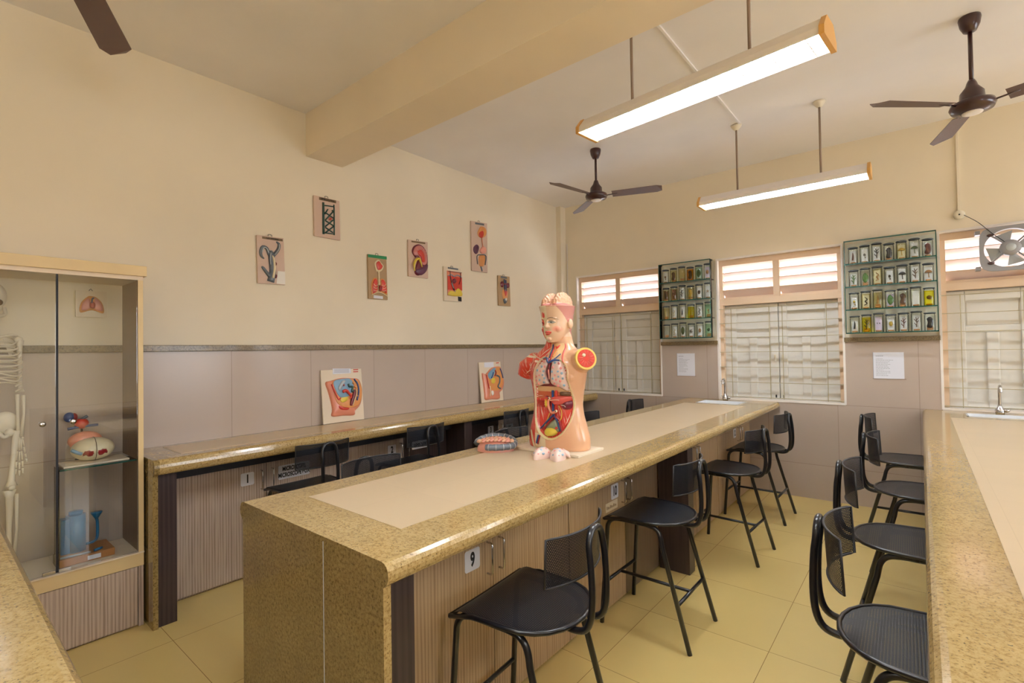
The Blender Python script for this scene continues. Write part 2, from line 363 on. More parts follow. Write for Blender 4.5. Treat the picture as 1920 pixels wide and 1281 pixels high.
# ------------------------------------------------------------------ windows
def window(k, x0, x1):
    j = MB(); t_ = .012
    j.box(x0-.006, x0+t_, YB-.015, YB+.2, WB, WT, 'jamb white').box(x1-t_, x1+.006, YB-.015, YB+.2, WB, WT, 'jamb white')
    j.box(x0-.007, x1+.007, YB-.0165, YB+.199, WT-t_, WT+.006, 'jamb white').box(x0, x1, YB-.018, YB+.2, WB-.004, WB+.016, 'jamb white')
    root = j.build('window_%d' % k, **st)
    a, c = x0+t_, x1-t_; mx = (a+c)/2; f = MB(); y0, y1 = YB+.04, YB+.10
    f.box(a, a+.035, y0, y1, WB+.016, WT-t_, 'frame peach', .003).box(c-.035, c, y0, y1, WB+.016, WT-t_, 'frame peach', .003)
    f.box(a+.001, c-.001, y0-.002, y1-.001, WT-.075, WT-t_-.001, 'frame peach', .003).box(a, c, y0-.005, y1, 1.935, 2.0, 'frame peach', .003)
    f.box(mx-.03, mx+.03, y0, y1, 2.0, WT-.075, 'frame peach', .003)
    f.box(a, c, y0+.02, y1+.07, 1.99, 2.022, 'frame peach'); f.build('window_frame', root)
    for s0, s1 in ((a+.035, mx-.03), (mx+.03, c-.035)):          # transom louvre slats
        for q in range(4):
            z = 2.008+.092*q+(.0 if q else -.004); L = MB()
            # blade slopes down towards the outside
            vs = [(s0, y0+.002, z+.094), (s1, y0+.002, z+.094), (s1, y0+.012, z+.094), (s0, y0+.012, z+.094), (s0, y1+.05, z+.0), (s1, y1+.05, z+.0), (s1, y1+.06, z+.0), (s0, y1+.06, z+.0)]
            L.add(vs, [(0, 1, 2, 3), (4, 5, 6, 7), (0, 1, 5, 4), (3, 2, 6, 7), (0, 3, 7, 4), (1, 2, 6, 5)], 'louver')
            L.box(s0, s1, y0-.001, y0+.013, z+.092, z+.099, 'frame peach'); L.build('louver_blade', root)
    # shutter leaves
    yp = YB+.115
    for s0, s1, hin in ((a+.035, mx-.004, 0), (mx+.004, c-.035, 1)):
        z0, z1 = WB+.018, 1.93; S_ = MB(); S_.box(s0, s1, yp, yp+.02, z0, z1, 'shutter')
        wL = .115 if not hin else .075; wR = .075 if not hin else .115
        S_.box(s0, s0+wL, yp-.02, yp, z0, z1, 'shutter', .006).box(s1-wR, s1, yp-.02, yp, z0, z1, 'shutter', .006)
        S_.box(s0+wL, s1-wR, yp-.020, yp, 1.845, z1, 'shutter', .006).box(s0+wL, s1-wR, yp-.014, yp, z0, z0+.05, 'shutter', .004)
        S_.box(s0+wL, s1-wR, yp-.010, yp, 1.58, 1.63, 'shutter', .004)
        xm = (s0+wL+s1-wR)/2
        S_.box(xm-.038, xm+.038, yp-.02, yp, z0, 1.575, 'shutter', .008)
        S_.box(s0+wL+.012, s1-wR-.012, yp-.006, yp, 1.64, 1.83, 'shutter', .003)
        S_.build('shutter_leaf', root)
    MB().box(mx-.016, mx+.016, yp+.012, yp+.03, WB+.016, 1.934, 'shutter').box(a, c, yp+.012, yp+.03, WB+.01, WB+.05, 'shutter').box(a, c, yp+.012, yp+.03, 1.90, 1.99, 'shutter').box(a, a+.06, yp+.012, yp+.03, WB, 1.99, 'shutter').box(c-.06, c, yp+.012, yp+.03, WB, 1.99, 'shutter').build('shutter_stop', root)
    h = MB()
    for xx in (mx-.035, mx+.035):
        h.box(xx-.008, xx+.008, yp-.045, yp-.018, 1.33, 1.40, 'white plastic', .003)
        h.box(xx-.006, xx+.006, yp-.03, yp-.018, WB+.03, WB+.06, 'ink')
    h.build('shutter_latch', root)
    G = MB(); yg = YB+.02
    for z in (1.895, 1.74, 1.585, 1.43, 1.27, 1.11, .955): G.box(a, c, yg-.010, yg+.012, z-.0025, z+.0025, 'bar')
    for xx in (a+.12, mx-.07, mx+.05, c-.13): G.box(xx-.003, xx+.003, yg-.004, yg+.004, .945, 1.90, 'bar')
    G.build('window_grille', root)
mat('louver', (238, 220, 214), .5)
for i, (x0, x1) in enumerate(WIN): window(i+1, x0, x1)

# ------------------------------------------------------------------ worktops
def nose_profile(x0, x1, left, right, zt=.92, zb=.835, r=.042):
    """cross-section (x,z) of a worktop with rounded noses"""
    P = []; n = 8; zc = (zt+zb)/2; e = .030
    if right:
        for k in range(n+1): a = pi/2-pi*k/n; P.append((x1-e+e*cos(a), zc+(zt-zb)/2*sin(a)))
    else: P += [(x1, zt), (x1, zb)]
    if left:
        for k in range(n+1): a = -pi/2-pi*k/n; P.append((x0+e+e*cos(a), zc+(zt-zb)/2*sin(a)))
    else: P += [(x0, zb), (x0, zt)]
    return P
def extr(mb, prof, y0, y1, mt): return mb.prism(prof, y0, y1, lambda a, b_, h: Vector((a, h, b_)), mt)
FNY = lambda a, b_, h: Vector((a, h, b_))
# left wall worktop
wt = thing('granite_worktop', (-3.46, 3.2, .92), 'long narrow speckled granite worktop running along the left wall', 'worktop')
b = MB(); extr(b, nose_profile(XL+.012, -3.20, False, True), .85, YB-.012, 'granite'); b.build('slab', wt)
MB().box(-3.648, -3.312, .985, 5.45, .918, .9215, 'inlay tile').build('tile_inlay', wt)
b = MB(); prof = [(x, z) for x, z in nose_profile(XL+.012, -3.20, False, True)]
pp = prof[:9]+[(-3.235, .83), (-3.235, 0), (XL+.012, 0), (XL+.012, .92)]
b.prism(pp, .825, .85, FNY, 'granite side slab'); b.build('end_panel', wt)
# centre bench
wt = thing('granite_worktop', (-1.585, 3.2, .92), 'granite worktop of the centre bench with beige tile inlay under the anatomical torso', 'worktop')
b = MB(); NB = dict(zb=.852); PR = nose_profile(-2.06, -1.113, True, True, **NB); extr(b, PR, .835, 5.12, 'granite')
SK = (-1.80, -1.38, 5.12, 5.40)
extr(b, [(x, z) for x, z in nose_profile(-2.06, SK[0], True, False, **NB)], SK[2], SK[3], 'granite'); extr(b, nose_profile(SK[1], -1.113, False, True, **NB), SK[2], SK[3], 'granite'); extr(b, PR, SK[3], YB-.012, 'granite')
b.build('slab', wt)
MB().box(-1.885, -1.30, .997, 5.04, .918, .9215, 'inlay tile').build('tile_inlay', wt)
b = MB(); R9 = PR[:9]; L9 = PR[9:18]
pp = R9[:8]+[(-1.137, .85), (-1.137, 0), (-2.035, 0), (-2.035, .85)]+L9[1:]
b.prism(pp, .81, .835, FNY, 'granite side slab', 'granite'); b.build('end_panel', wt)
b = MB(); b.box(-1.4455, -1.4435, .8088, .8105, 0, .905, 'lgrey'); b.build('grout_seam', wt, label='pale grout line')
b = MB(); b.box(SK[0], SK[1], SK[2], SK[3], .74, .75, 'white ceramic')
for q in ((SK[0], SK[0]+.012, SK[2], SK[3]), (SK[1]-.012, SK[1], SK[2], SK[3]), (SK[0], SK[1], SK[2], SK[2]+.012), (SK[0], SK[1], SK[3]-.012, SK[3])): b.box(*q, .74, .923, 'white ceramic')
b.build('sink', None, label='white ceramic sink set in the far end of the centre bench', category='sink')
# right bench
wt = thing('granite_worktop', (.5, 3.2, .92), 'granite worktop of the right bench with beige tile inlay at the right edge', 'worktop')
b = MB(); PR2 = nose_profile(-.004, .97, True, True, **NB); extr(b, PR2, .84, 5.18, 'granite'); SK2 = (.26, .80, 5.18, 5.40)
extr(b, nose_profile(-.004, SK2[0], True, False, **NB), SK2[2], SK2[3], 'granite'); extr(b, nose_profile(SK2[1], .97, False, True, **NB), SK2[2], SK2[3], 'granite'); extr(b, PR2, SK2[3], YB-.012, 'granite')
b.build('slab', wt); MB().box(.162, .79, .997, 5.04, .918, .9215, 'inlay tile').build('tile_inlay', wt)
b = MB(); b.box(.02, .95, .815, .84, 0, .92, 'granite'); b.build('end_panel', wt)
b = MB(); q_ = SK2; b.box(q_[0], q_[1], q_[2], q_[3], .74, .75, 'white ceramic')
for q in ((q_[0], q_[0]+.012, q_[2], q_[3]), (q_[1]-.012, q_[1], q_[2], q_[3]), (q_[0], q_[1], q_[2], q_[2]+.012), (q_[0], q_[1], q_[3]-.012, q_[3])): b.box(*q, .74, .923, 'white ceramic')
b.build('sink', None, label='white ceramic sink set in the far end of the right bench', category='sink')
# foreground counter (under the camera)
wt = thing('granite_worktop', (-1.1, -.1, .92), 'granite worktop corner in the foreground at the lower left', 'worktop')
b = MB(); YN = lambda a, b_, h: Vector((h, a, b_))
b.prism(nose_profile(-.42, .200, False, True), -2.75, .97, YN, 'granite'); b.build('slab', wt)
b = MB(); b.box(-2.75, -2.725, -.42, .15, 0, .835, 'granite'); b.build('end_panel', wt)
t_ = thing('cabinet_unit', (-1, -.2, 0), 'cabinet carrying the foreground granite worktop', 'cabinet')
MB().box(-2.724, .97, -.41, -.05, 0, .834, 'zebrano x').build('body', t_)

# ------------------------------------------------------------------ cabinets
def handle(parent, x, y, z, sx):
    """D handle standing off a face of constant x, sx = outward sign"""
    P = [(x, y, z+.064), (x+sx*.022, y, z+.064), (x+sx*.029, y, z+.057), (x+sx*.029, y, z-.057), (x+sx*.022, y, z-.064), (x, y, z-.064)]
    return MB().tube(P, .004, 'chrome', 8).build('handle', parent, label='chrome D handle')
def plate(parent, x, y, z, sx, w_, h_, lines, size, mt='paper'):
    b = MB(); pts = []
    for cx, cz, a0 in ((w_/2, h_/2, 0), (-w_/2, h_/2, 90), (-w_/2, -h_/2, 180), (w_/2, -h_/2, 270)):
        for k in range(4): a = radians(a0+30*k); r = .010; pts.append((cx-math.copysign(r, cx)+r*cos(a), cz-math.copysign(r, cz)+r*sin(a)))
    b.prism(pts, 0, .0015, lambda a, c, h: Vector((x+sx*h, y+a*sx, z+c)), mt); o = b.build('number_label', parent)
    for i, l in enumerate(lines):
        text(l, size, lambda a, c, i=i: Vector((x+sx*.0022, y+a*sx, z+c+(len(lines)-1)*size*.5*1.05-i*size*1.05)), 'ink', parent, 'lettering', .66, size*.04)
    return o
def cabinet(label, x, sx, depth, y0, ym, y1, z1, m1, m2, num=None, extra=None, dark_right=False, z0=.0, zbody=None):
    """two-door base unit with its face at x looking along sx"""
    t_ = thing('cabinet_unit', (x-sx*depth/2, (y0+y1)/2, 0), label, 'cabinet', 'base cabinets under the benches')
    xa, xb = sorted((x-sx*.018, x-sx*depth)); MB().box(xa, xb, y0+.001, y1-.001, z0, zbody or z1, 'wenge' if dark_right else m1).build('body', t_)
    for k, (a, c, mm) in enumerate(((y0, ym, m1), (ym, y1, m2))):
        xa, xb = sorted((x, x-sx*.017)); d = MB().box(xa, xb, a+.002, c-.002, z0+.015, z1-.004, mm, .001).build('door', t_)
        near = (c-.038) if k == 0 else (a+.036); handle(d, x, near, .635, sx)
        if k == 0 and num: plate(d, x, ym-.125, .655, sx, .085, .085, [num], .075)
        if k == 0 and num == '10':
            b = MB(); b.box(x, x+.0015, 2.50, 2.64, .555, .605, 'board cream')
            for q in range(9): b.box(x+.0015, x+.002, 2.512+.013*q, 2.519+.013*q, .570, .588-.004*(q % 3), 'tape')
            b.build('caption_slip', d)
        if k == 1 and extra: plate(d, x, extra[1], extra[2], sx, extra[3], extra[4], extra[0], extra[5])
    return t_
cabinet('light striped cabinet numbered 1 with microscope label under the left counter', -3.49, 1, .20, .945, 1.545, 2.115, .755, 'zebrano grey y', 'zebrano grey y', '1', (['MICROSCOPE,', 'MICROSCOPE BOX'], 1.74, .653, .23, .098, .041))
cabinet('cabinet numbered 2 with a dark right door under the left counter', -3.49, 1, .20, 2.12, 2.716, 3.22, .755, 'zebrano grey y', 'wenge', '2', (['COVER, SLIDES'], 2.90, .655, .19, .07, .034), True)
cabinet('dark cabinet numbered 3 under the left counter beyond the dark post', -3.49, 1, .20, 3.32, 3.97, 4.5, .755, 'wenge', 'zebrano grey y', '3', (['GLASS'], 4.15, .655, .12, .05, .03), True)
cabinet('farthest cabinet under the left counter, at the window wall', -3.49, 1, .20, 4.505, 5.0, 5.55, .755, 'zebrano grey y', 'zebrano grey y')
t_ = thing('apron_rail', (-3.5, 3.2, .76), 'dark rail under the nose of the left granite counter', 'rail')
MB().box(-3.55, -3.42, .945, 3.221, .757, .8345, 'navy gap').build('board', t_); MB().box(-3.55, -3.42, 3.319, 5.56, .757, .8345, 'navy gap').build('board', t_)
def post(x0, x1, y0, y1, label, m='wenge', z=.8345):
    MB().box(x0, x1, y0, y1, 0, z, m, .002).build('support_post', None, label=label, category='post', group='dark posts under the worktops')
post(-3.70, -3.25, .852, .943, 'dark wood post beside the display cabinet under the left counter')
post(-3.70, -3.25, 3.222, 3.318, 'dark wood post between cabinets 2 and 3 under the left counter')
cabinet('striped cabinet numbered 9 under the near end of the centre bench', -1.40, 1, .42, .965, 1.546, 2.118, .8515, 'zebrano y', 'zebrano y', '9')
cabinet('striped cabinet numbered 10 with a dark right door under the centre bench', -1.40, 1, .42, 2.122, 2.735, 3.215, .8515, 'zebrano y', 'brown panel', '10', None, True)
cabinet('striped cabinet numbered 11 beyond the dark post of the centre bench', -1.40, 1, .42, 3.33, 3.943, 4.5, .8515, 'zebrano y', 'zebrano y', '11')
cabinet('striped cabinet numbered 12 farthest under the centre bench', -1.40, 1, .42, 4.505, 5.15, 5.56, .8515, 'zebrano y', 'zebrano y', '12', zbody=.738)
post(-1.43, -1.195, .838, .962, 'dark wood post behind the end panel of the centre bench', z=.8515)
MB().box(-1.4, -1.195, 3.225, 3.32, 0, .8515, 'wenge', .002).build('support_post', None, label='dark wood post halfway along the centre bench', category='post', group='dark posts under the worktops')
t_ = cabinet('plain cabinet under the right bench', .36, -1, .55, .845, 3.2, 5.55, .8515, 'zebrano y', 'zebrano y', zbody=.738)

# ------------------------------------------------------------------ stools
def arc(pts, n=6): return cat(pts, n)
def make_stool(label):
    r = thing('mesh_stool', (0, 0, 0), label, 'stool', 'black metal lab stools')
    out = []
    for k in range(13): a = pi*k/12; out.append((.2*cos(a)**1 if abs(cos(a)) > 1e-6 else 0, -.03-.175*sin(a)**.9))
    P = [(.213, .20)] + [(.209, .10)]+[(.204, .03)]+out+[(-.204, .03), (-.209, .10), (-.213, .20)]
    zz = lambda x, y: .600-.0035*cos(x/.2*1.3)-(.022*((y-.15)/.05)**2 if y > .15 else 0)
    # seat pan as a grid clipped by scaling towards the mid line
    b = MB(); ny = 22; nx = 18; rows = []
    def half(y):
        if y >= .03: return .204+.009*(y-.03)/.17
        s = min(1, max(0, (-.03-y)/.175)); return .204*sqrt(max(0, 1-s*s)) if y < -.03 else .204
    vs = []
    for i in range(ny+1):
        y = -.2035+(.4035)*i/ny
        for j in range(nx+1): x = (j/nx*2-1)*max(.003, half(y)-.001); vs.append((x, y, zz(x, y)))
    fs = [(i*(nx+1)+j, i*(nx+1)+j+1, (i+1)*(nx+1)+j+1, (i+1)*(nx+1)+j) for i in range(ny) for j in range(nx)]
    b.add(vs, fs, 'seat mesh', True); seat = b.build('seat', r)
    b = MB(); b.tube([(x, y, zz(x, y)-.004) for x, y in P], .0085, 'black metal', 8)
    b.tube([(x, .20, zz(x, .2)-.003) for x in [-.213+.426*k/8 for k in range(9)]], .007, 'black worn', 8); b.build('seat_rim', seat)
    for s in (-1, 1):
        f = cat([(s*.176, .03, .577), (s*.178, .115, .577), (s*.180, .165, .568), (s*.182, .192, .535), (s*.184, .198, .48)], 5)+[Vector((s*.193, .235, .0))]
        MB().tube(f, .0118, 'black metal', 10).build('leg', r)
        g_ = cat([(s*.176, .03, .577), (s*.175, -.03, .576), (s*.176, -.075, .566), (s*.178, -.10, .535), (s*.180, -.112, .48)], 5)+[Vector((s*.193, -.245, .0))]
        MB().tube(g_, .0118, 'black metal', 10).build('leg', r)
    zf = .215; fy = .198+(.235-.198)*(.48-zf)/.48; ry = -.112-(.245-.112)*(.48-zf)/.48
    b = MB(); b.cyl((-.188, fy, zf), (.188, fy, zf), .009, 'black metal', 8); b.cyl((-.188, ry, zf), (.188, ry, zf), .009, 'black metal', 8); b.cyl((0, fy, zf), (0, ry, zf), .009, 'black metal', 8)
    b.build('footrest', r)
    L = [(.055, -.150, .580), (.055, -.205, .577), (.055, -.243, .590), (.054, -.262, .630), (.053, -.268, .70), (.052, -.264, .80), (.050, -.258, .850), (.040, -.256, .883), (.018, -.255, .900)]
    L = [Vector(q) for q in L]; L2 = L+[Vector((-q.x, q.y, q.z)) for q in L[::-1]]
    MB().tube(cat(L2, 4), .0112, 'black metal', 10).build('back_loop', r)
    b = MB(); n = 20; vs = []
    def ba(u, z): 
        a = u*.80; return (sin(a)*.265, -.236+(1-cos(a))*.20+(z-.83)*-.05, z)
    for i in range(n+1):
        u = (i/n*2-1)*.98
        for k in range(5): vs.append(ba(u, .752+.152*k/4))
    b.add(vs, [(i*5+k, (i+1)*5+k, (i+1)*5+k+1, i*5+k+1) for i in range(n) for k in range(4)], 'back mesh', True); bk = b.build('backrest', r)
    b = MB(); E_ = [ba((i/n*2-1)*.98, .752) for i in range(n+1)]+[ba((i/n*2-1)*.98, .904) for i in range(n, -1, -1)]
    b.tube(E_, .004, 'black worn', 6, True); b.build('backrest_rim', bk)
    return r
G1 = 'black metal lab stools'
st0 = make_stool('black mesh stool nearest the camera, in front of cabinet 9')
st0.location = (-1.095, 1.41, 0); st0.rotation_euler = (0, 0, pi/2+.07)
for x, y, rz, lab in [
    (-1.14, 2.585, pi/2, 'black stool in front of cabinet 10, second along the centre bench'),
    (-1.115, 3.83, pi/2-.05, 'black stool beyond the dark post, third along the right side of the centre bench'),
    (-1.14, 4.79, pi/2-.02, 'black stool farthest along the right side of the centre bench, near the window wall'),
    (-.015, 1.88, -pi/2+.02, 'nearest black stool tucked under the right bench at the lower right'),
    (-.06, 2.82, -pi/2+.02, 'second nearest black stool tucked under the right bench'),
    (-.035, 3.80, -pi/2+.03, 'third black stool tucked under the right bench'),
    (-.12, 4.78, -pi/2, 'farthest black stool tucked under the right bench by the tiled wall'),
    (-3.235, 1.72, pi/2, 'black stool at the left counter in front of the microscope label'),
    (-3.235, 2.60, pi/2, 'black stool at the left counter in front of the cover slides label'),
    (-3.24, 3.75, pi/2, 'black stool at the left counter in front of cabinet 3'),
    (-3.235, 4.78, pi/2, 'black stool at the far end of the left counter behind the torso'),
    (-2.15, 1.60, -pi/2, 'black stool on the left side of the centre bench, its perforated back nearest'),
    (-2.15, 2.79, -pi/2, 'black stool on the left side of the centre bench behind the intestine model'),
    (-2.17, 3.92, -pi/2, 'black stool on the left side of the centre bench hidden behind the torso'),
    (-2.30, 5.16, -pi/2, 'black stool at the far left corner of the centre bench under window and wall')]:
    s_ = dup(st0, (x, y, 0), rz, lab, G1)
    if lab.endswith('right bench') or 'right bench' in lab: s_.scale = (1, 1, 1.03)

# ------------------------------------------------------------------ pendant tube lights
def fixture(cx, cy, rz, label, L=1.235, zb=2.735):
    t_ = thing('pendant_light', (0, 0, 0), label, 'ceiling light', 'suspended twin tube fluorescent lights')
    h = MB(); hl = L/2-.015; top = .045; bot = .092; H_ = .085
    sec = [(-top, H_), (top, H_), (bot, .03), (bot, .0), (bot-.006, .0), (bot-.006, .028), (top-.01, H_-.012), (-top+.01, H_-.012), (-bot+.006, .028), (-bot+.006, 0), (-bot, 0), (-bot, .03)]
    n = len(sec); vs = [(s*hl, a, c) for s in (-1, 1) for a, c in sec]
    h.add(vs, [(i, (i+1) % n, (i+1) % n+n, i+n) for i in range(n)], 'white metal'); h.build('housing', t_)
    for s in (-1, 1):
        q = [(-top-.004, H_+.004), (top+.004, H_+.004), (bot+.005, .032), (bot+.005, -.006), (-bot-.005, -.006), (-bot-.005, .032)]
        MB().prism(q, s*hl, s*(hl+.02), lambda a, c, hh: Vector((hh, a, c)), 'amber plastic').build('end_cap', t_, .003)
        MB().tube([(-hl+.02, s*.042, .028), (hl-.02, s*.042, .028)], .013, 'fluorescent', 12).build('tube_lamp', t_)
    g_ = MB()
    for k in range(9):
        x = -hl+.05+(2*hl-.1)*k/8; g_.box(x-.002, x+.002, -bot+.008, bot-.008, .0, .016, 'white metal')
    g_.box(-hl, hl, -.003, .003, 0, .03, 'white metal'); g_.build('cross_louver', t_)
    for s in (-1, 1):
        MB().cyl((s*.306, 0, H_), (s*.306, 0, ZC-zb-.035), .008, 'rod', 8).build('suspension_rod', t_)
        MB().lathe((s*.306, 0, ZC-zb-.045), [(.012, 0), (.02, .005), (.04, .03), (.045, .045)], 'white plastic', 16).build('ceiling_rose', t_)
    t_.location = (cx, cy, zb); t_.rotation_euler = (0, 0, rz); return t_
fixture(-.875, 2.455, -.105, 'nearer suspended fluorescent light with amber end caps, just past the beam')
fixture(-.875, 4.495, 0, 'farther suspended fluorescent light with amber end caps, near the window wall')
for x, y in ((2.1, 2.45), (2.1, 4.5), (-.875, .41), (2.1, .41), (-.875, -1.6), (2.1, -1.6)): fixture(x, y, 0, 'suspended fluorescent light over the part of the room behind or right of the camera')  # unseen fixtures added on the same spacing to brighten the room

# ------------------------------------------------------------------ ceiling fans
def fan(x, y, label, a0, drop=.48, canopy=True):
    t_ = thing('ceiling_fan', (x, y, ZC), label, 'fan', 'brown ceiling fans'); Z = ZC
    MB().lathe((x, y, Z), [(.05, 0), (.052, -.012), (.046, -.05), (.03, -.085), (.018, -.09)], 'brown enamel').build('canopy', t_)
    MB().cyl((x, y, Z-.08), (x, y, Z-drop+.16), .011, 'brown enamel').build('downrod', t_)
    z = Z-drop
    MB().lathe((x, y, z), [(.015, .19), (.022, .175), (.03, .15), (.055, .115), (.058, .075), (.062, .07), (.098, .055), (.105, .035), (.095, .012), (.05, 0), (.045, -.001), (.02, -.004)], 'brown enamel', 32).build('motor', t_)
    MB().lathe((x, y, z-.004), [(.048, .003), (.046, -.002), (.03, -.005), (.005, -.006)], 'white metal', 24).build('cap', t_)
    for k in range(3):
        a = a0+k*2*pi/3; c, s = cos(a), sin(a); b = MB(); vs = []; n = 10
        for i in range(n+1):
            u = i/n; rr = .15+.45*u; hw = .05+.012*u if i < n else .03
            for q in (-1, 1):
                for dz in (0, .003): vs.append((x+c*rr-s*hw*q, y+s*rr+c*hw*q, z+.04+dz-.012*q))
        fs = []
        for i in range(n):
            A = i*4; B = A+4; fs += [(A, A+2, B+2, B), (A+1, B+1, B+3, A+3), (A, B, B+1, A+1), (A+2, A+3, B+3, B+2)]
        fs += [(0, 1, 3, 2), (n*4, n*4+2, n*4+3, n*4+1)]
        b.add(vs, fs, 'fan blade'); bl = b.build('blade', t_)
        MB().tube([(x+c*.085, y+s*.085, z+.035), (x+c*.2, y+s*.2, z+.043)], .009, 'brown enamel', 6, flat=(Vector((0, 0, 1)), .5)).build('blade_arm', t_)
    return t_
mat('fan blade', (104, 82, 78), .45)
fan(-2.35, 4.134, 'brown ceiling fan in the far left corner beyond the beam', radians(20), .485)
fan(.262, 3.92, 'brown ceiling fan at the upper right near the window wall', radians(-17), .56)
fan(-2.37, .36, 'brown ceiling fan at the upper left, on the near side of the beam', radians(35), .5)
# conduit on ceiling and wall
b = MB(); b.box(-1.153, -1.137, 2.29, 4.46, ZC-.012, ZC, 'ceiling paint', .002); b.build('ceiling_conduit', None, label='cream conduit strip on the ceiling leading from the beam to the farther light', category='conduit')
b = MB(); b.box(.262, .280, 5.565, 5.58, 2.58, ZC, 'wall paint', .002); b.build('wall_conduit', None, label='cream conduit strip on the window wall behind the right fan', category='conduit')
b = MB(); b.cyl((-3.63, 5.575, 1.56), (-3.63, 5.575, 2.9), .006, 'jamb white', 6); b.build('corner_cable', None, label='thin white cable in the far left wall corner', category='cable')
j = thing('junction_box', (.271, 5.56, 2.56), 'round white junction box on the wall above the right window', 'junction box')
MB().lathe((.271, 5.58, 2.56), [(.038, 0), (.038, .02), (.033, .028), (.008, .03)], 'white plastic', 24, 'y').build('body', j); MB().lathe((.271, 5.55, 2.56), [(.006, 0), (.006, .004)], 'ink', 8, 'y').build('screw', j)

# ------------------------------------------------------------------ exhaust fan
ex = thing('exhaust_fan', (.56, 5.5, 2.25), 'round grey exhaust fan in a square frame over the right window', 'exhaust fan')
cx, cz, ye = .56, 2.235, 5.50; n = 48; vs = []
Rout = []
for k in range(n):
    a = 2*pi*k/n; c, s = cos(a), sin(a); q = (abs(c)**5+abs(s)**5)**(-1/5.); Rout.append(.178*q)
b = MB(); outer = [(cx+Rout[k]*cos(2*pi*k/n), cz+Rout[k]*sin(2*pi*k/n)) for k in range(n)]; inner = [(cx+.152*cos(2*pi*k/n), cz+.152*sin(2*pi*k/n)) for k in range(n)]
vs = [(x, ye, z) for x, z in outer]+[(x, ye, z) for x, z in inner]+[(x, ye+.02, z) for x, z in outer]+[(x, ye+.05, z) for x, z in inner]
b.add(vs, [f for k in range(n) for f in ((k, (k+1) % n, (k+1) % n+n, k+n), (k, k+2*n, (k+1) % n+2*n, (k+1) % n), (k+n, (k+1) % n+n, (k+1) % n+3*n, k+3*n), (k+2*n, k+3*n, (k+1) % n+3*n, (k+1) % n+2*n))], 'fan grey'); b.build('frame', ex)
b = MB()
for k in range(4): a = pi/4+k*pi/2; b.tube([(cx+.05*cos(a), ye-.012, cz+.05*sin(a)), (cx+.165*cos(a), ye+.0, cz+.165*sin(a))], .006, 'fan grey', 8)
b.build('strut', ex)
MB().lathe((cx, ye-.01, cz), [(.06, -.06), (.062, 0), (.055, .018), (.03, .022)], 'fan grey', 32, 'y').build('motor', ex)
MB().lathe((cx, ye-.033, cz), [(.030, 0), (.029, .002)], 'lgrey', 24, 'y').build('badge', ex)
b = MB()
for sx, sz in ((-1, 1), (-1, -1), (1, 1), (1, -1)): b.ell((cx+sx*.112, ye-.004, cz+sz*.112), (.022, .006, .012), 'brown enamel', 10, 6)
b.build('mount_pad', ex)
for k in range(4):
    a = k*pi/2+.3; b = MB(); vs = []
    for rr, da, dy in ((.05, -.35, .02), (.05, .35, .05), (.14, .42, .055), (.14, -.42, .015)): vs.append((cx+rr*cos(a+da), ye+dy+.01, cz+rr*sin(a+da)))
    vs += [(x, y+.003, z) for x, y, z in vs]; b.add(vs, [(0, 1, 2, 3), (7, 6, 5, 4), (0, 4, 5, 1), (1, 5, 6, 2), (2, 6, 7, 3), (3, 7, 4, 0)], 'lgrey'); b.build('blade', ex)
MB().box(cx-.2, cx-.17, 5.51, 5.60, cz-.16, cz-.13, 'fan grey').box(cx-.2, cx-.17, 5.51, 5.60, cz+.13, cz+.16, 'fan grey').build('bracket', ex)
MB().tube(cat([(.30, 5.55, 2.55), (.38, 5.52, 2.47), (.46, 5.49, 2.36), (.53, 5.485, 2.28)], 5), .0025, 'ink', 6).build('power_cord', None, label='dark cord from the junction box to the exhaust fan', category='cord')

# ------------------------------------------------------------------ taps
def tap(x, y, label):
    t_ = thing('swan_neck_tap', (x, y, .92), label, 'tap', 'swan neck taps at the sinks'); z = .92
    MB().lathe((x, y, z), [(.026, 0), (.028, .01), (.030, .03), (.024, .045), (.014, .055), (.012, .075)], 'chrome').build('base', t_)
    MB().tube(cat([(x, y, z+.06), (x, y, z+.16), (x, y-.012, z+.205), (x, y-.04, z+.225), (x, y-.07, z+.21), (x, y-.08, z+.175)], 6), .0105, 'chrome', 10).build('spout', t_)
    b = MB(); b.ell((x+.035, y-.01, z+.03), (.022, .018, .016), 'chrome', 12, 8); b.build('knob', t_)
tap(-1.615, 5.49, 'chrome swan neck tap at the far end of the centre bench'); tap(.47, 5.49, 'chrome swan neck tap at the far end of the right bench')

# ------------------------------------------------------------------ notices
for (x0, x1, z0, z1, lab) in ((-2.155, -1.955, 1.165, 1.42, 'white printed notice on the tiles under the left specimen case'), (-.338, -.119, 1.178, 1.415, 'white printed notice on the tiles under the right specimen case')):
    t_ = thing('paper_notice', ((x0+x1)/2, YB-.013, (z0+z1)/2), lab, 'notice', 'printed notices on the tiled wall')
    b = MB(); b.box(x0, x1, YB-.015, YB-.0125, z0, z1, 'paper'); rnd = random.Random(3)
    for k in range(15):
        z = z1-.035-k*.0125; w_ = (.045 if k == 0 else .04+.075*rnd.random())
        if k == 1: continue
        xx = x0+.018
        while xx < x0+.018+w_:
            l_ = .006+.012*rnd.random(); b.box(xx, xx+l_, YB-.0157, YB-.0150, z, z+(.005 if k == 0 else .0028), 'grey ink'); xx += l_+.003
    b.build('printed_sheet', t_)
    MB().box(x0-.004, x0, YB-.0152, YB-.0122, z0-.003, z1+.003, 'grey ink').box(x0-.008, x1+.012, YB-.0152, YB-.0122, z0-.004, z0, 'tape').build('tape_edge', t_)

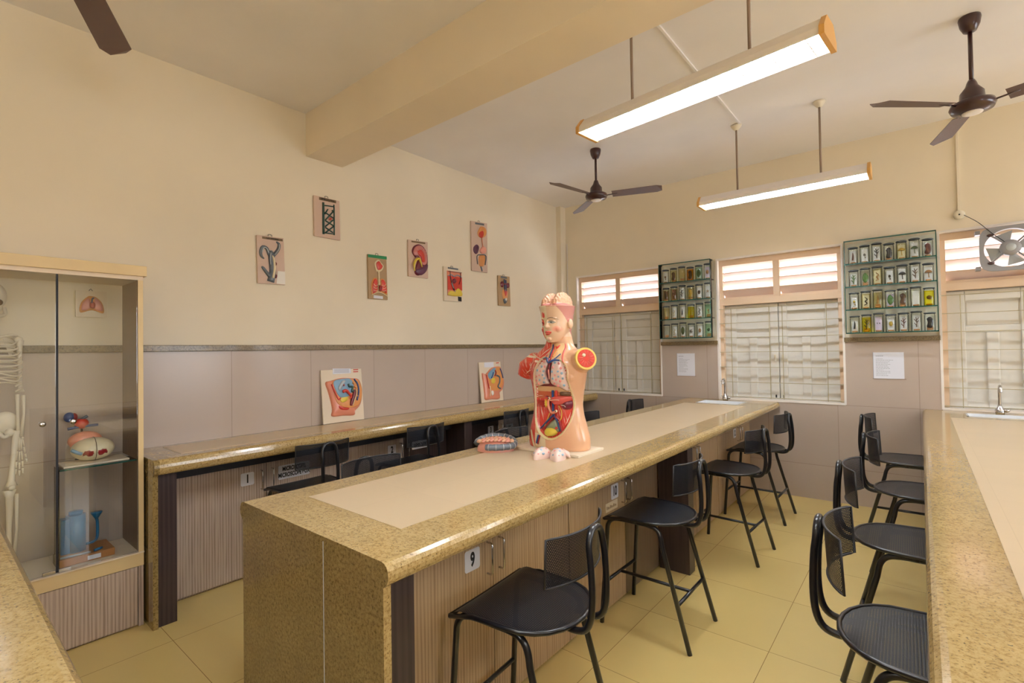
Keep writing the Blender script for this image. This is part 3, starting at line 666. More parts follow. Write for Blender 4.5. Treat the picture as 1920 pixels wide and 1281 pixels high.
# ================================================================== plaques on the left wall
WALL = Plane((XL, 0, 0), (0, 1, 0), (0, 0, 1))
def WZ(zx, zy): return WALL.p(440+zx/3.5556, 340+zy/3.5556)
def plaque(label, quad, mt, title=None, tmt='ink', strip='tape', stripq=None, extras=()):
    P = [WZ(*q) for q in quad]; c = [sum(p[i] for p in P)/4 for i in (0, 1)]
    t_ = thing('relief_plaque', (XL, c[0], c[1]), label, 'wall plaque', 'anatomy relief plaques on the left wall')
    b = MB(); b.prism(P, .004, .018, WALL.w, mt); b.build('board', t_, .002)
    top = ((P[0][0]+P[1][0])/2, (P[0][1]+P[1][1])/2)
    b = MB(); b.tube(cat([WALL.w(top[0]-.012, top[1]-.004, .012), WALL.w(top[0]-.012, top[1]+.014, .010), WALL.w(top[0]+.012, top[1]+.014, .010), WALL.w(top[0]+.012, top[1]-.004, .012)], 4), .002, 'ink', 6); b.build('hanging_hook', t_)
    if stripq:
        q = [WZ(*z) for z in stripq]; b = MB(); b.prism(q, .018, .0192, WALL.w, strip); b.build('title_strip', t_)
        cc = [sum(p[i] for p in q)/4 for i in (0, 1)]; wd = abs(q[1][0]-q[0][0]); ht = abs(q[0][1]-q[3][1])
        if title: text(title, ht*1.05, lambda a, z: WALL.w(cc[0]+a, cc[1]+z, .0197), tmt, t_, 'lettering', min(1, wd*.9/(len(title)*ht*.66)), .0006)
    return t_
def wb(mb, pts, h, mt, h0=.018, **k): return blob(mb, WALL.w, [WZ(*q) for q in pts], h0, h, mt, **k)
def ww(mb, pts, r, mt, h=.02, **k): return worm(mb, WALL.w, [WZ(*q) for q in pts], r, h, mt, **k)
# hydra
t_ = plaque('relief plaque of a grey hydra, leftmost on the left wall', [(140, 360), (318, 382), (330, 692), (148, 680)], 'board pink', 'L.S. HYDRA', 'ink', 'tape', [(176, 370), (312, 388), (312, 404), (176, 385)])
b = MB(); ww(b, [(232, 672), (245, 610), (240, 540), (235, 490), (232, 465)], [.028, .026, .024, .022, .014], 'grey', h=.016)
ww(b, [(250, 500), (280, 460), (287, 425), (270, 405)], [.012, .013, .011, .006], 'grey'); ww(b, [(222, 495), (205, 450), (178, 440), (165, 470), (170, 500), (188, 518)], [.011, .012, .011, .011, .010, .005], 'grey')
ww(b, [(232, 640), (205, 610), (182, 580), (172, 570)], [.018, .013, .011, .006], 'grey'); b.build('hydra_body', t_)
b = MB(); ww(b, [(240, 650), (250, 590), (246, 530), (236, 500)], [.008, .009, .008, .004], 'cream', .04, ); ww(b, [(256, 495), (283, 455), (285, 425)], .0035, 'lgrey', .031); ww(b, [(215, 480), (200, 450), (180, 448), (170, 478)], .0035, 'lgrey', .031); ww(b, [(225, 560), (222, 520), (226, 480)], .0035, 'lgrey', .038); b.build('inner_cavity', t_)
b = MB(); wb(b, [(262, 540), (272, 550), (268, 565), (258, 560)], .014, 'maroon'); wb(b, [(262, 620), (274, 630), (270, 648), (260, 645)], .014, 'maroon'); b.build('bud', t_)
b = MB(); flatpoly(b, WALL.w, [WZ(*q) for q in ((280, 600), (328, 605), (330, 690), (272, 684))], .018, .0188, 'white'); b.build('corner_sticker', t_)
# spirogyra
t_ = plaque('relief plaque with a dark green ladder of crossed spirals, highest on the left wall', [(520, 95), (690, 135), (697, 397), (525, 365)], 'board pink', 'SPIROGYRA', 'ink', 'tape', [(555, 108), (668, 132), (668, 150), (555, 126)])
b = MB(); ww(b, [(582, 145), (583, 250), (584, 355)], .0095, 'dgreen', sm=2); ww(b, [(653, 160), (655, 260), (655, 362)], .0055, 'dgreen', sm=2)
for z in (163, 345): ww(b, [(584, z), (655, z+10)], .005, 'dgreen', sm=1)
b.build('cell_wall', t_)
b = MB()
for pts in ([(592, 222), (612, 190)], [(592, 210), (650, 250)], [(595, 262), (648, 205)], [(595, 265), (650, 300)], [(595, 305), (650, 260)], [(595, 310), (645, 345)], [(597, 345), (650, 305)], [(640, 195), (650, 210)]): ww(b, pts, .0055, 'dgreen', .022, sm=1)
b.build('spiral_band', t_)
b = MB()
for k in range(4):
    a = k*pi/4; ww(b, [(627-14*cos(a), 255-12*sin(a)), (627+14*cos(a), 255+12*sin(a))], .0022, 'red', .027, sm=1)
b.build('nucleus', t_)
# respiratory
t_ = plaque('relief plaque of red lungs with a green tape top edge', [(880, 487), (1003, 503), (1012, 792), (886, 783)], 'board tan', None, 'ink', 'green tape', [(880, 488), (1005, 504), (1006, 524), (881, 508)])
b = MB(); wb(b, [(925, 545), (950, 525), (968, 545), (985, 570), (970, 600), (940, 605), (930, 580)], .012, 'cream'); wb(b, [(932, 550), (950, 535), (965, 555), (975, 570), (962, 590), (940, 590)], .008, 'red', .027); b.build('head_section', t_)
b = MB(); ww(b, [(950, 600), (952, 640), (955, 690)], .008, 'cream', .022); b.build('windpipe', t_)
for pts in ([(940, 650), (918, 648), (902, 690), (903, 745), (912, 758), (942, 738), (946, 690)], [(962, 655), (985, 655), (1003, 695), (1008, 755), (985, 745), (962, 738), (964, 690)]):
    b = MB(); wb(b, pts, .012, 'orange'); c_ = (sum(p[0] for p in pts)/7, sum(p[1] for p in pts)/7); wb(b, [(c_[0]+(p[0]-c_[0])*.78, c_[1]+(p[1]-c_[1])*.85) for p in pts], .008, 'red', .027)
    sg = 1 if c_[0] > 950 else -1
    for q in (0, 1, 2): ww(b, [(c_[0]-sg*14, c_[1]-10+q*20), (c_[0], c_[1]-2+q*16), (c_[0]+sg*12, c_[1]-18+q*22)], .0022, 'cream', .036, sm=2)
    b.build('lung', t_)
b = MB(); ww(b, [(905, 758), (955, 740), (1010, 770)], .004, 'cream', .022); b.build('diaphragm', t_)
b = MB(); wb(b, [(953, 700), (966, 700), (966, 730), (955, 735)], .012, 'dred', .024); b.build('heart', t_)
b = MB(); flatpoly(b, WALL.w, [WZ(*q) for q in ((918, 760), (980, 768), (980, 786), (918, 780))], .018, .019, 'paper'); b.build('caption_sticker', t_)
# kidney
t_ = plaque('relief plaque of a sectioned kidney in red, yellow and purple', [(1148, 390), (1278, 408), (1282, 650), (1152, 634)], 'board pink', None, 'ink', 'tape', [(1170, 398), (1262, 411), (1262, 421), (1170, 408)])
b = MB(); wb(b, [(1172, 470), (1185, 435), (1220, 422), (1255, 445), (1276, 500), (1276, 570), (1250, 610), (1215, 630), (1190, 610), (1200, 560), (1210, 520), (1190, 505)], .020, 'maroon'); b.build('kidney_shell', t_)
b = MB(); wb(b, [(1178, 470), (1192, 440), (1222, 432), (1250, 455), (1268, 505), (1266, 550), (1240, 565), (1225, 530), (1205, 500), (1185, 495)], .014, 'rosy', .030); wb(b, [(1200, 470), (1225, 460), (1245, 490), (1250, 540), (1232, 540), (1222, 510), (1205, 490)], .01, 'red', .040)
for k in range(9):
    a = radians(200-k*24); ww(b, [(1222+24*cos(a), 495-35*sin(a)), (1222+44*cos(a), 500-58*sin(a))], .0018, 'pink', .046, sm=1)
b.build('kidney_cortex', t_)
b = MB(); wb(b, [(1220, 585), (1250, 565), (1274, 560), (1265, 600), (1232, 628), (1200, 618), (1192, 595)], .014, 'purple', .032); b.build('kidney_base', t_)
b = MB(); ww(b, [(1182, 600), (1178, 560), (1190, 530), (1210, 520), (1222, 545), (1230, 575)], [.006, .010, .012, .012, .009, .005], 'yellow', .042); b.build('ureter', t_)
# tall digestive plaque
t_ = plaque('tall narrow relief plaque of a head, gullet and stomach, upper right of the wall group', [(1568, 265), (1675, 283), (1678, 612), (1574, 596)], 'board pink', None, 'ink', 'grey', [(1595, 275), (1655, 285), (1655, 298), (1595, 288)])
b = MB(); wb(b, [(1615, 330), (1630, 305), (1655, 308), (1670, 330), (1665, 365), (1640, 380), (1618, 370), (1610, 350)], .014, 'orange'); wb(b, [(1618, 345), (1640, 330), (1650, 350), (1640, 378), (1620, 370)], .010, 'red', .026); b.build('head_section', t_)
b = MB(); ww(b, [(1638, 378), (1640, 405), (1645, 440)], .005, 'flesh', .023); b.build('gullet', t_)
b = MB(); wb(b, [(1630, 450), (1650, 435), (1668, 450), (1665, 480), (1640, 485), (1625, 470)], .016, 'pink'); b.build('stomach', t_)
b = MB(); wb(b, [(1585, 440), (1605, 423), (1620, 440), (1612, 480), (1595, 485), (1583, 465)], .014, 'purple'); b.build('liver', t_)
b = MB(); wb(b, [(1622, 500), (1660, 500), (1655, 560), (1640, 570), (1622, 560)], .012, 'orange'); worm(b, WALL.w, [WZ(*q) for q in ((1610, 555), (1606, 500), (1630, 492), (1665, 500), (1660, 560))], .005, .024, 'grey'); b.build('intestines', t_)
b = MB(); ww(b, [(1632, 570), (1638, 590), (1640, 602)], .009, 'grey'); b.build('rectum', t_)
# skin block
t_ = plaque('relief plaque of a skin block with black hairs and yellow base', [(1384, 568), (1498, 585), (1505, 805), (1390, 797)], 'board cream', None, 'ink', 'grey', [(1413, 573), (1482, 584), (1482, 594), (1413, 584)])
b = MB()
flatpoly(b, WALL.w, [WZ(*q) for q in ((1406, 597), (1500, 610), (1504, 768), (1410, 762))], .018, .026, 'flesh'); flatpoly(b, WALL.w, [WZ(*q) for q in ((1408, 632), (1501, 645), (1503, 730), (1409, 725))], .026, .031, 'red')
wb(b, [(1412, 745), (1430, 730), (1450, 740), (1475, 715), (1500, 735), (1503, 765), (1455, 768), (1412, 760)], .010, 'yellow', .028); b.build('skin_block', t_)
b = MB(); ww(b, [(1410, 602), (1500, 613)], .003, 'maroon', .03, sm=1); ww(b, [(1410, 632), (1430, 625), (1450, 638), (1470, 628), (1498, 642)], .004, 'lblue', .032); b.build('skin_surface', t_)
b = MB(); ww(b, [(1420, 600), (1425, 650), (1448, 730)], [.003, .004, .007], 'black', .036); ww(b, [(1488, 612), (1490, 650), (1480, 690)], .003, 'black', .036); ww(b, [(1428, 680), (1440, 710), (1455, 740)], .0035, 'lgrey', .038); b.build('hair', t_)
b = MB(); wb(b, [(1440, 655), (1455, 650), (1465, 670), (1450, 685), (1438, 672)], .012, 'maroon', .03); b.build('gland', t_)
b = MB(); flatpoly(b, WALL.w, [WZ(*q) for q in ((1480, 770), (1504, 774), (1505, 803), (1482, 800))], .018, .019, 'ink'); b.build('corner_sticker', t_)
# urinary
t_ = plaque('small narrow relief plaque of two kidneys and bladder, rightmost on the left wall', [(1748, 628), (1825, 638), (1832, 835), (1752, 829)], 'board tan', None, 'ink', 'grey', [(1765, 632), (1808, 640), (1808, 652), (1765, 645)])
for pts in ([(1765, 675), (1778, 668), (1785, 690), (1778, 708), (1765, 700)], [(1805, 685), (1818, 680), (1824, 698), (1815, 714), (1804, 706)]):
    b = MB(); wb(b, pts, .014, 'maroon'); b.build('kidney', t_)
b = MB(); ww(b, [(1786, 655), (1790, 700), (1790, 745)], [.008, .008, .007], 'blue', .026); ww(b, [(1797, 660), (1799, 700), (1800, 740)], .005, 'blue', .028); ww(b, [(1782, 690), (1790, 686), (1805, 690)], .004, 'red', .03); b.build('vessels', t_)
b = MB(); wb(b, [(1778, 730), (1795, 720), (1812, 735), (1812, 770), (1795, 800), (1778, 770)], .010, 'orange'); wb(b, [(1785, 735), (1795, 730), (1805, 740), (1795, 770)], .008, 'red', .026); b.build('lower_body', t_)
b = MB(); wb(b, [(1783, 790), (1796, 775), (1808, 790), (1803, 812), (1790, 815)], .014, 'grey'); wb(b, [(1789, 785), (1797, 780), (1802, 788), (1796, 800)], .008, 'white', .030); b.build('bladder', t_)
# thorax plaque behind the cabinet glass
t_ = thing('relief_plaque', (XL, .65, 1.79), 'relief plaque of a red chest section hanging on the wall behind the cabinet glass', 'wall plaque', 'anatomy relief plaques on the left wall')
b = MB(); P_ = [(.582, 1.72), (.582, 1.872), (.722, 1.872), (.722, 1.72)]; b.prism(P_, .004, .018, WALL.w, 'board cream'); b.build('board', t_, .002)
b = MB(); b.tube([WALL.w(.64, 1.87, .01), WALL.w(.65, 1.885, .01), WALL.w(.66, 1.87, .01)], .002, 'ink', 6); b.build('hanging_hook', t_)
b = MB(); blob(b, WALL.w, [(.602, 1.745), (.605, 1.80), (.635, 1.838), (.652, 1.842), (.675, 1.835), (.702, 1.80), (.706, 1.745), (.654, 1.76)], .018, .010, 'orange'); blob(b, WALL.w, [(.608, 1.758), (.612, 1.80), (.640, 1.828), (.644, 1.77)], .026, .006, 'rosy'); blob(b, WALL.w, [(.664, 1.77), (.668, 1.828), (.695, 1.80), (.700, 1.758)], .026, .006, 'rosy'); b.build('chest_section', t_)
b = MB(); blob(b, WALL.w, [(.644, 1.775), (.642, 1.80), (.654, 1.812), (.667, 1.795), (.662, 1.77)], .03, .01, 'dred'); worm(b, WALL.w, [(.65, 1.80), (.653, 1.825), (.66, 1.83)], .004, .036, 'blue'); b.build('heart', t_)

# ================================================================== standing pelvis models on the left counter
def lean_model(quadpx, label):
    """board standing on the counter, leaning on the tiles"""
    O = Vector((XL+.062, 0, .922)); V = Vector((-.040, 0, .46)).normalized()
    pl_ = Plane(O, (0, 1, 0), V); P = [pl_.p(*q) for q in quadpx]
    y0 = (P[0][0]+P[3][0])/2; y1 = (P[1][0]+P[2][0])/2; h = (P[0][1]+P[1][1])/2
    t_ = thing('pelvis_model', (XL+.06, (y0+y1)/2, .922), label, 'anatomy model', 'pelvis relief models standing on the left counter')
    b = MB(); b.prism([(y0, .002), (y1, .002), (y1, h), (y0, h)], -.012, 0, pl_.w, 'board cream'); b.build('board', t_, .0015)
    return t_, pl_
OX = lambda zx, zy: (580+zx/5.053, 650+zy/5.053)
t_, PL = lean_model([(600, 697), (677, 689), (683, 786), (608, 796)], 'larger pelvis section model with blue cavity, standing on the left counter')
q = lambda L: [PL.p(*OX(*p)) for p in L]
def LB(L, h0, h, mt, nm, **k): b = MB(); blob(b, PL.w, q(L), h0, h, mt, **k); return b.build(nm, t_)
def LW(L, r, h, mt, nm): b = MB(); worm(b, PL.w, q(L), r, h, mt); return b.build(nm, t_)
LB([(150, 345), (200, 325), (300, 298), (400, 300), (462, 312), (492, 400), (490, 490), (470, 560), (428, 610), (420, 650), (320, 655), (212, 662), (215, 600), (200, 520), (175, 430)], 0, .030, 'flesh', 'body_section', p=3.5)
LB([(205, 335), (300, 305), (400, 308), (455, 330), (480, 420), (470, 520), (420, 570), (330, 580), (250, 540), (215, 440)], .027, .006, 'orange', 'fat_layer', p=5)
LB([(210, 335), (300, 308), (372, 312), (400, 380), (385, 430), (350, 470), (280, 485), (240, 440)], .032, .005, 'lblue', 'body_cavity', p=5)
LW([(192, 360), (220, 430), (255, 500), (275, 490)], .007, .033, 'red', 'abdominal_wall'); LW([(402, 310), (435, 360), (445, 430), (430, 510)], .007, .036, 'blue', 'spinal_canal')
LB([(250, 390), (285, 330), (320, 325), (300, 360), (275, 410), (260, 420)], .036, .010, 'lgrey', 'bowel_loop'); LW([(290, 430), (320, 420), (345, 440), (370, 470), (360, 500)], [.012, .014, .012, .008, .004], .042, 'red', 'uterus')
LW([(345, 355), (355, 380), (385, 385), (380, 425), (400, 420)], .009, .038, 'dgreen', 'colon'); LW([(400, 410), (402, 450), (385, 500), (370, 560)], [.012, .015, .016, .009], .036, 'maroon', 'rectum')
LW([(415, 405), (420, 450), (400, 510), (385, 560)], .0035, .044, 'cream', 'rectum_lining'); LB([(270, 490), (310, 480), (345, 480), (335, 510), (300, 530), (275, 520)], .034, .006, 'yellow', 'bladder')
LB([(262, 560), (310, 575), (360, 580), (350, 600), (300, 602), (268, 588)], .026, .010, 'red', 'perineum'); LB([(295, 362), (305, 355), (312, 368), (302, 380)], .038, .006, 'dred', 'vessel_cut')
for k in range(5): pass
b = MB()
for x_, y_ in ((395, 350), (412, 385), (422, 425), (425, 465)): worm(b, PL.w, q([(x_-8, y_-8), (x_+8, y_+6)]), .009, .036, 'orange', sm=1)
b.build('vertebrae', t_)
b = MB(); flatpoly(b, PL.w, q([(220, 208), (390, 208), (395, 252), (222, 262)]), .0002, .001, 'paper'); 
for k in range(4): flatpoly(b, PL.w, q([(235, 217+k*9), (375, 215+k*9), (375, 218+k*9), (235, 220+k*9)]), .001, .0013, 'grey ink')
b.build('caption_label', t_)
b = MB()
for k in range(2): flatpoly(b, PL.w, q([(415, 215+k*20), (462, 213+k*20), (462, 222+k*20), (415, 224+k*20)]), .0002, .001, 'red')
b.build('maker_mark', t_)
t_, PL = lean_model([(898, 680), (938, 678), (944, 751), (903, 756)], 'smaller pelvis section model with yellow bladder, beside the torso on the left counter')
LB([(1632, 255), (1665, 262), (1720, 205), (1780, 188), (1808, 200), (1830, 280), (1838, 350), (1820, 410), (1795, 440), (1795, 495), (1720, 500), (1665, 505), (1655, 450), (1645, 350)], 0, .030, 'flesh', 'body_section', p=3.5)
LB([(1668, 268), (1725, 212), (1790, 200), (1815, 290), (1815, 360), (1780, 410), (1740, 420), (1700, 400), (1680, 330)], .027, .006, 'orange', 'fat_layer', p=5)
LB([(1672, 262), (1725, 205), (1745, 215), (1720, 290), (1690, 310)], .032, .005, 'lblue', 'body_cavity', p=5); LB([(1705, 310), (1730, 298), (1742, 325), (1728, 352), (1705, 345)], .034, .008, 'yellow', 'bladder')
LW([(1735, 225), (1745, 250), (1735, 280)], .007, .038, 'dred', 'artery'); LW([(1720, 245), (1712, 275), (1700, 300)], .006, .038, 'blue', 'vein'); LW([(1785, 210), (1800, 250), (1812, 300)], .006, .036, 'blue', 'spinal_canal')
LW([(1750, 275), (1778, 290), (1780, 340), (1765, 380), (1790, 400)], .009, .036, 'grey', 'rectum'); LW([(1690, 375), (1695, 430), (1690, 470)], .006, .034, 'cream', 'tract'); LB([(1705, 425), (1722, 420), (1728, 450), (1712, 465)], .030, .010, 'white', 'gland'); LW([(1660, 270), (1672, 340), (1685, 400)], .006, .032, 'red', 'abdominal_wall')
b = MB(); flatpoly(b, PL.w, q([(1655, 152), (1745, 146), (1748, 195), (1658, 198)]), .0002, .001, 'paper'); b.build('caption_label', t_)
b = MB(); flatpoly(b, PL.w, q([(1768, 152), (1795, 150), (1795, 158), (1768, 160)]), .0002, .001, 'red'); b.build('maker_mark', t_)

# ================================================================== specimen cases and jars
def case(x0, x1, label):
    t_ = thing('glass_case', ((x0+x1)/2, YB-.09, 1.59), label, 'display case', 'green edged glass specimen cases on the window wall'); y0, y1 = 5.41, YB-.031; e = .006
    def pane(nm, a, b_, c, d, e_, f): 
        m_ = MB(); m_.box(a, b_, c+.0012, d, e_, f, 'case glass'); m_.box(a, b_, c-.002, c+.001, e_-.001, f+.001, 'teal edge'); return m_.build(nm, t_)
    pane('side_pane', x0, x0+e, y0, y1, 1.59, 2.43); pane('side_pane', x1-e, x1, y0, y1, 1.59, 2.43)
    pane('top_pane', x0, x1, y0, y1, 2.424, 2.432); pane('bottom_pane', x0, x1, y0, y1, 1.588, 1.596)
    for z in (1.803, 2.010, 2.218): pane('glass_shelf', x0+e, x1-e, y0, y1, z-.004, z+.004)
    MB().box(x0+e, x1-e, y1-.004, y1, 1.597, 2.423, 'case back').build('back_panel', t_)
    return t_
mat('case back', (240, 240, 224), .4)
case(-2.29, -1.715, 'left glass specimen case of four shelves between the left and middle windows')
case(-.525, .118, 'right glass specimen case of four shelves between the middle and right windows')
LIQ = dict(c='liquid clear', a='liquid amber', g='liquid green', s='liquid straw', y='liquid yellow')
for n_, c_ in dict(s_brown=(92, 64, 44), s_black=(34, 34, 36), s_green=(74, 116, 52), s_cream=(206, 194, 160), s_tan=(160, 120, 78), s_red=(92, 46, 40), s_dgreen=(62, 82, 44), s_grey=(120, 118, 112), s_ylw=(176, 150, 60)).items(): mat(n_, c_, .5)
mat('lilac card', (206, 196, 220), .7); mat('white card', (226, 230, 232), .7); mat('brown card', (112, 74, 44), .7)
FULL = []
def specimen(b, kind, mt, x, y, z, hh):
    """small preserved specimen fixed in front of the card"""
    f = lambda a, c, h: Vector((x+a, y-.006-h, z+c))
    if kind == 'oval': blob(b, f, [(.014*cos(k), .022*sin(k)) for k in [2*pi*i/10 for i in range(10)]], 0, .01, mt)
    elif kind == 'round': blob(b, f, [(.017*cos(k), .017*sin(k)) for k in [2*pi*i/10 for i in range(10)]], 0, .01, mt)
    elif kind == 'leaf': blob(b, f, [(0, -.045), (.022, -.02), (.024, .01), (.012, .034), (0, .045), (-.014, .032), (-.02, .0), (-.016, -.025)], 0, .006, mt)
    elif kind == 'small': blob(b, f, [(.009*cos(k), .013*sin(k)) for k in [2*pi*i/8 for i in range(8)]], 0, .008, mt); blob(b, f, [(.004+.005*cos(k), -.024+.006*sin(k)) for k in [2*pi*i/8 for i in range(8)]], 0, .006, mt)
    elif kind == 'two':
        for s in (-1, 1): blob(b, f, [(s*.009+.004*cos(k), .006*sin(k)) for k in [2*pi*i/8 for i in range(8)]], 0, .006, mt)
    elif kind == 'stick': worm(b, f, [(-.002, -.035), (.001, 0), (.0, .035)], [.007, .006, .002], .006, mt)
    elif kind == 'worm': worm(b, f, [(-.012, -.04), (.008, -.025), (-.004, -.005), (.01, .012), (-.008, .035)], [.003, .0045, .005, .004, .002], .006, mt)
    elif kind == 'star':
        for k in range(5): a = pi/2+k*2*pi/5; worm(b, f, [(0, 0), (.02*cos(a), .02*sin(a))], [.004, .0015], .005, mt, sm=2)
    elif kind == 'branch':
        worm(b, f, [(0, -.045), (.002, 0), (-.004, .04)], .003, .006, mt)
        for s, c in ((1, .0), (-1, .012), (1, .025), (-1, -.02)): worm(b, f, [(0, c-.01), (s*.016, c+.012)], .0028, .006, mt, sm=2)
    elif kind == 'big': blob(b, f, [(-.02, -.04), (.012, -.046), (.022, -.01), (.018, .03), (.0, .046), (-.02, .03), (-.014, 0)], 0, .014, mt)
    elif kind == 'umbrella': blob(b, f, [(-.026, .004), (-.01, .024), (.012, .024), (.026, .006), (.01, .0), (-.006, .002)], 0, .01, mt); worm(b, f, [(0, .0), (.003, -.04)], .003, .006, mt, sm=2)
    elif kind == 'none': pass
def jar(x, z, r, h, liq, kind, smt, card, label, group):
    y = 5.478; t_ = thing('specimen_jar', (x, y, z), label, 'specimen jar', group)
    MB().lathe((x, y, z), [(r*.96, 0), (r, .004), (r, h-.014), (r*.93, h-.006), (r*.93, h)], 'jar glass', 20).build('glass_body', t_)
    MB().lathe((x, y, z), [(r*.9, .004), (r*.9, h*.9)], LIQ[liq], 18).build('liquid', t_)
    MB().lathe((x, y, z+h), [(r*1.06, 0), (r*1.1, .003), (r*1.1, .009), (r*1.0, .012)], 'lid grey', 20).build('lid', t_)
    if card: MB().box(x-r*.66, x+r*.66, y+.002, y+.004, z+.012, z+h*.86, card).build('card', t_)
    else: MB().box(x-r*.55, x+r*.55, y+.006, y+.008, z+.01, z+h*.25, 'cork').build('stand', t_)
    MB().lathe((x, y-.004, z+.005), [(r*.55, 0), (r*.55, .012)], 'cork', 12).build('cork_base', t_)
    if kind != 'none':
        b = MB(); specimen(b, kind, smt, x, y-.001, z+h*.5, h); b.build('specimen', t_)
W_, L_, N_, B_ = 'white card', 'lilac card', None, 'brown card'
JA = [[('c', 'small', 's_brown', W_, 'brown scrap'), ('s', 'big', 's_brown', N_, 'big brown lump'), ('s', 'none', '', N_, 'cloudy pale fluid'), ('a', 'big', 's_black', N_, 'dark piece in amber fluid'), ('g', 'leaf', 's_dgreen', W_, 'green leaf in green fluid'), ('c', 'oval', 's_tan', L_, 'tan lump on a lilac card')],
      [('s', 'stick', 's_black', B_, 'dark strip on brown card'), ('s', 'oval', 's_red', B_, 'brown pod'), ('c', 'branch', 's_black', W_, 'thin black branching piece'), ('s', 'big', 's_ylw', N_, 'mottled yellow lump'), ('c', 'oval', 's_brown', W_, 'brown oval on white'), ('c', 'star', 's_tan', W_, 'small starfish')],
      [('s', 'stick', 's_cream', N_, 'pale stick in straw fluid'), ('c', 'worm', 's_cream', W_, 'pale curled worm'), ('c', 'stick', 's_black', W_, 'dark stick on white card'), ('y', 'stick', 's_ylw', N_, 'stick in bright yellow fluid'), ('c', 'worm', 's_grey', W_, 'grey worm'), ('g', 'small', 's_tan', N_, 'tiny tan piece in green fluid')],
      [('c', 'none', '', N_, 'nearly clear fluid'), ('c', 'worm', 's_cream', W_, 'cream curled piece'), ('c', 'leaf', 's_dgreen', W_, 'olive pod on white'), ('c', 'round', 's_grey', W_, 'grey disc on white'), ('c', 'oval', 's_tan', W_, 'tan shell on white'), ('g', 'round', 's_dgreen', N_, 'round olive piece in green fluid')]]
JB = [[('c', 'stick', 's_red', W_, 'dark red tilted strip'), ('c', 'small', 's_grey', W_, 'faint grey flecks'), ('c', 'branch', 's_black', W_, 'black branching piece'), ('c', 'big', 's_black', N_, 'large black mass'), ('s', 'umbrella', 's_ylw', W_, 'yellow cap'), ('c', 'umbrella', 's_dgreen', W_, 'green leafy cap'), ('c', 'big', 's_red', W_, 'dark red leaf')],
      [('c', 'branch', 's_green', W_, 'curly green weed'), ('c', 'leaf', 's_green', N_, 'large green leaf'), ('s', 'worm', 's_tan', W_, 'tan coiled stem'), ('c', 'small', 's_black', W_, 'small black flower'), ('c', 'umbrella', 's_black', W_, 'black cap'), ('c', 'branch', 's_brown', W_, 'brown twig'), ('c', 'umbrella', 's_tan', W_, 'tan cap')],
      [('c', 'small', 's_ylw', W_, 'two yellowish squares'), ('s', 'worm', 's_black', W_, 'thin black squiggle'), ('s', 'stick', 's_tan', N_, 'tall tan flame shape'), ('c', 'leaf', 's_green', L_, 'green leaf on lilac'), ('c', 'big', 's_brown', N_, 'dark tangled mass'), ('c', 'none', '', W_, 'bare white card'), ('y', 'round', 's_brown', W_, 'brown knot on yellow')],
      [('c', 'stick', 's_black', W_, 'black needle'), ('y', 'branch', 's_black', N_, 'black twigs in yellow fluid'), ('c', 'two', 's_black', L_, 'two black seeds on lilac'), ('c', 'oval', 's_ylw', W_, 'yellow grain'), ('c', 'branch', 's_red', W_, 'red brown twig'), ('c', 'branch', 's_brown', W_, 'brown insect shapes'), ('c', 'big', 's_black', N_, 'two black lumps')]]
ROWN = ['top', 'second', 'third', 'bottom']
for JJ, x0, x1, nm in ((JA, -2.235, -1.765, 'left'), (JB, -.462, .062, 'right')):
    for r_, row in enumerate(JJ):
        z = (2.223, 2.015, 1.808, 1.597)[r_]; n = len(row)
        for k, (liq, kind, smt, card, d) in enumerate(row):
            x = x0+(x1-x0)*k/(n-1); jar(x, z, .036, .150+.008*((k*7+r_*3) % 3-1), liq, kind, smt or 's_grey', card, 'glass jar with %s, %s shelf of the %s case' % (d, ROWN[r_], nm), 'specimen jars in the %s case' % nm)

# ================================================================== display cabinet at the left
DC = thing('display_cabinet', (-3.53, .3, 0), 'glass fronted display cabinet with cream frame against the left wall', 'cabinet')
xf, xb_, y0, y1 = -3.357, XL+.0305, -.22, .815
b = MB(); b.box(xb_, xf+.018, y0, y1+.014, 1.935, 1.992, 'beige edge', .002).box(xb_, xf+.002, y0, y1, 1.913, 1.936, 'beige light'); b.build('top_rail', DC)
b = MB(); b.box(xb_, xf+.002, y0, y1, .33, .40, 'beige edge', .002).box(xb_, xf+.008, y0, y1, .40, .407, 'beige light'); b.build('bottom_rail', DC)
b = MB(); b.box(xb_, xf-.002, y1-.022, y1, .407, 1.915, 'cabinet side').box(xf-.002, xf+.001, y1-.024, y1, .407, 1.915, 'beige edge'); b.build('side_panel', DC)
b = MB(); b.box(xb_, xf-.002, y0, y0+.022, .407, 1.915, 'cabinet side'); b.build('side_panel', DC)
MB().box(xb_, xf-.02, y0, y1-.002, 0.0, .33, 'zebrano grey y').build('base_body', DC)
for a, c in ((y0+.005, .30), (.304, y1-.028)):
    d = MB().box(xf-.019, xf-.001, a, c, .012, .327, 'zebrano grey y', .001).build('base_door', DC)
MB().box(xf-.019, xf-.001, y1-.024, y1-.002, 0, .33, 'zebrano grey y').build('base_stile', DC)
for a, c, ky in ((y0+.03, .452, .402), (.462, .788, .517)):
    d = MB().box(xf-.008, xf-.003, a, c, .412, 1.910, 'door glass').build('glass_door', DC)
    MB().lathe((0, 0, 0), [(.0, 0), (.0, 0)], 'chrome', 3) if False else None
    k_ = MB(); k_.tube([(xf-.012, ky, 1.16), (xf+.010, ky, 1.16), (xf+.012, ky, 1.16)], [.010, .013, .005], 'chrome', 14); k_.build('knob', d)
    c_ = MB(); c_.box(xf-.012, xf+.0, (c-.05 if ky < .45 else a), (c if ky < .45 else a+.05), .408, .425, 'chrome', .002); c_.build('pivot_clip', d)
b = MB(); b.box(xf-.009, xf-.002, .4525, .4615, .412, 1.912, 'navy gap'); b.build('door_gap_seal', DC)
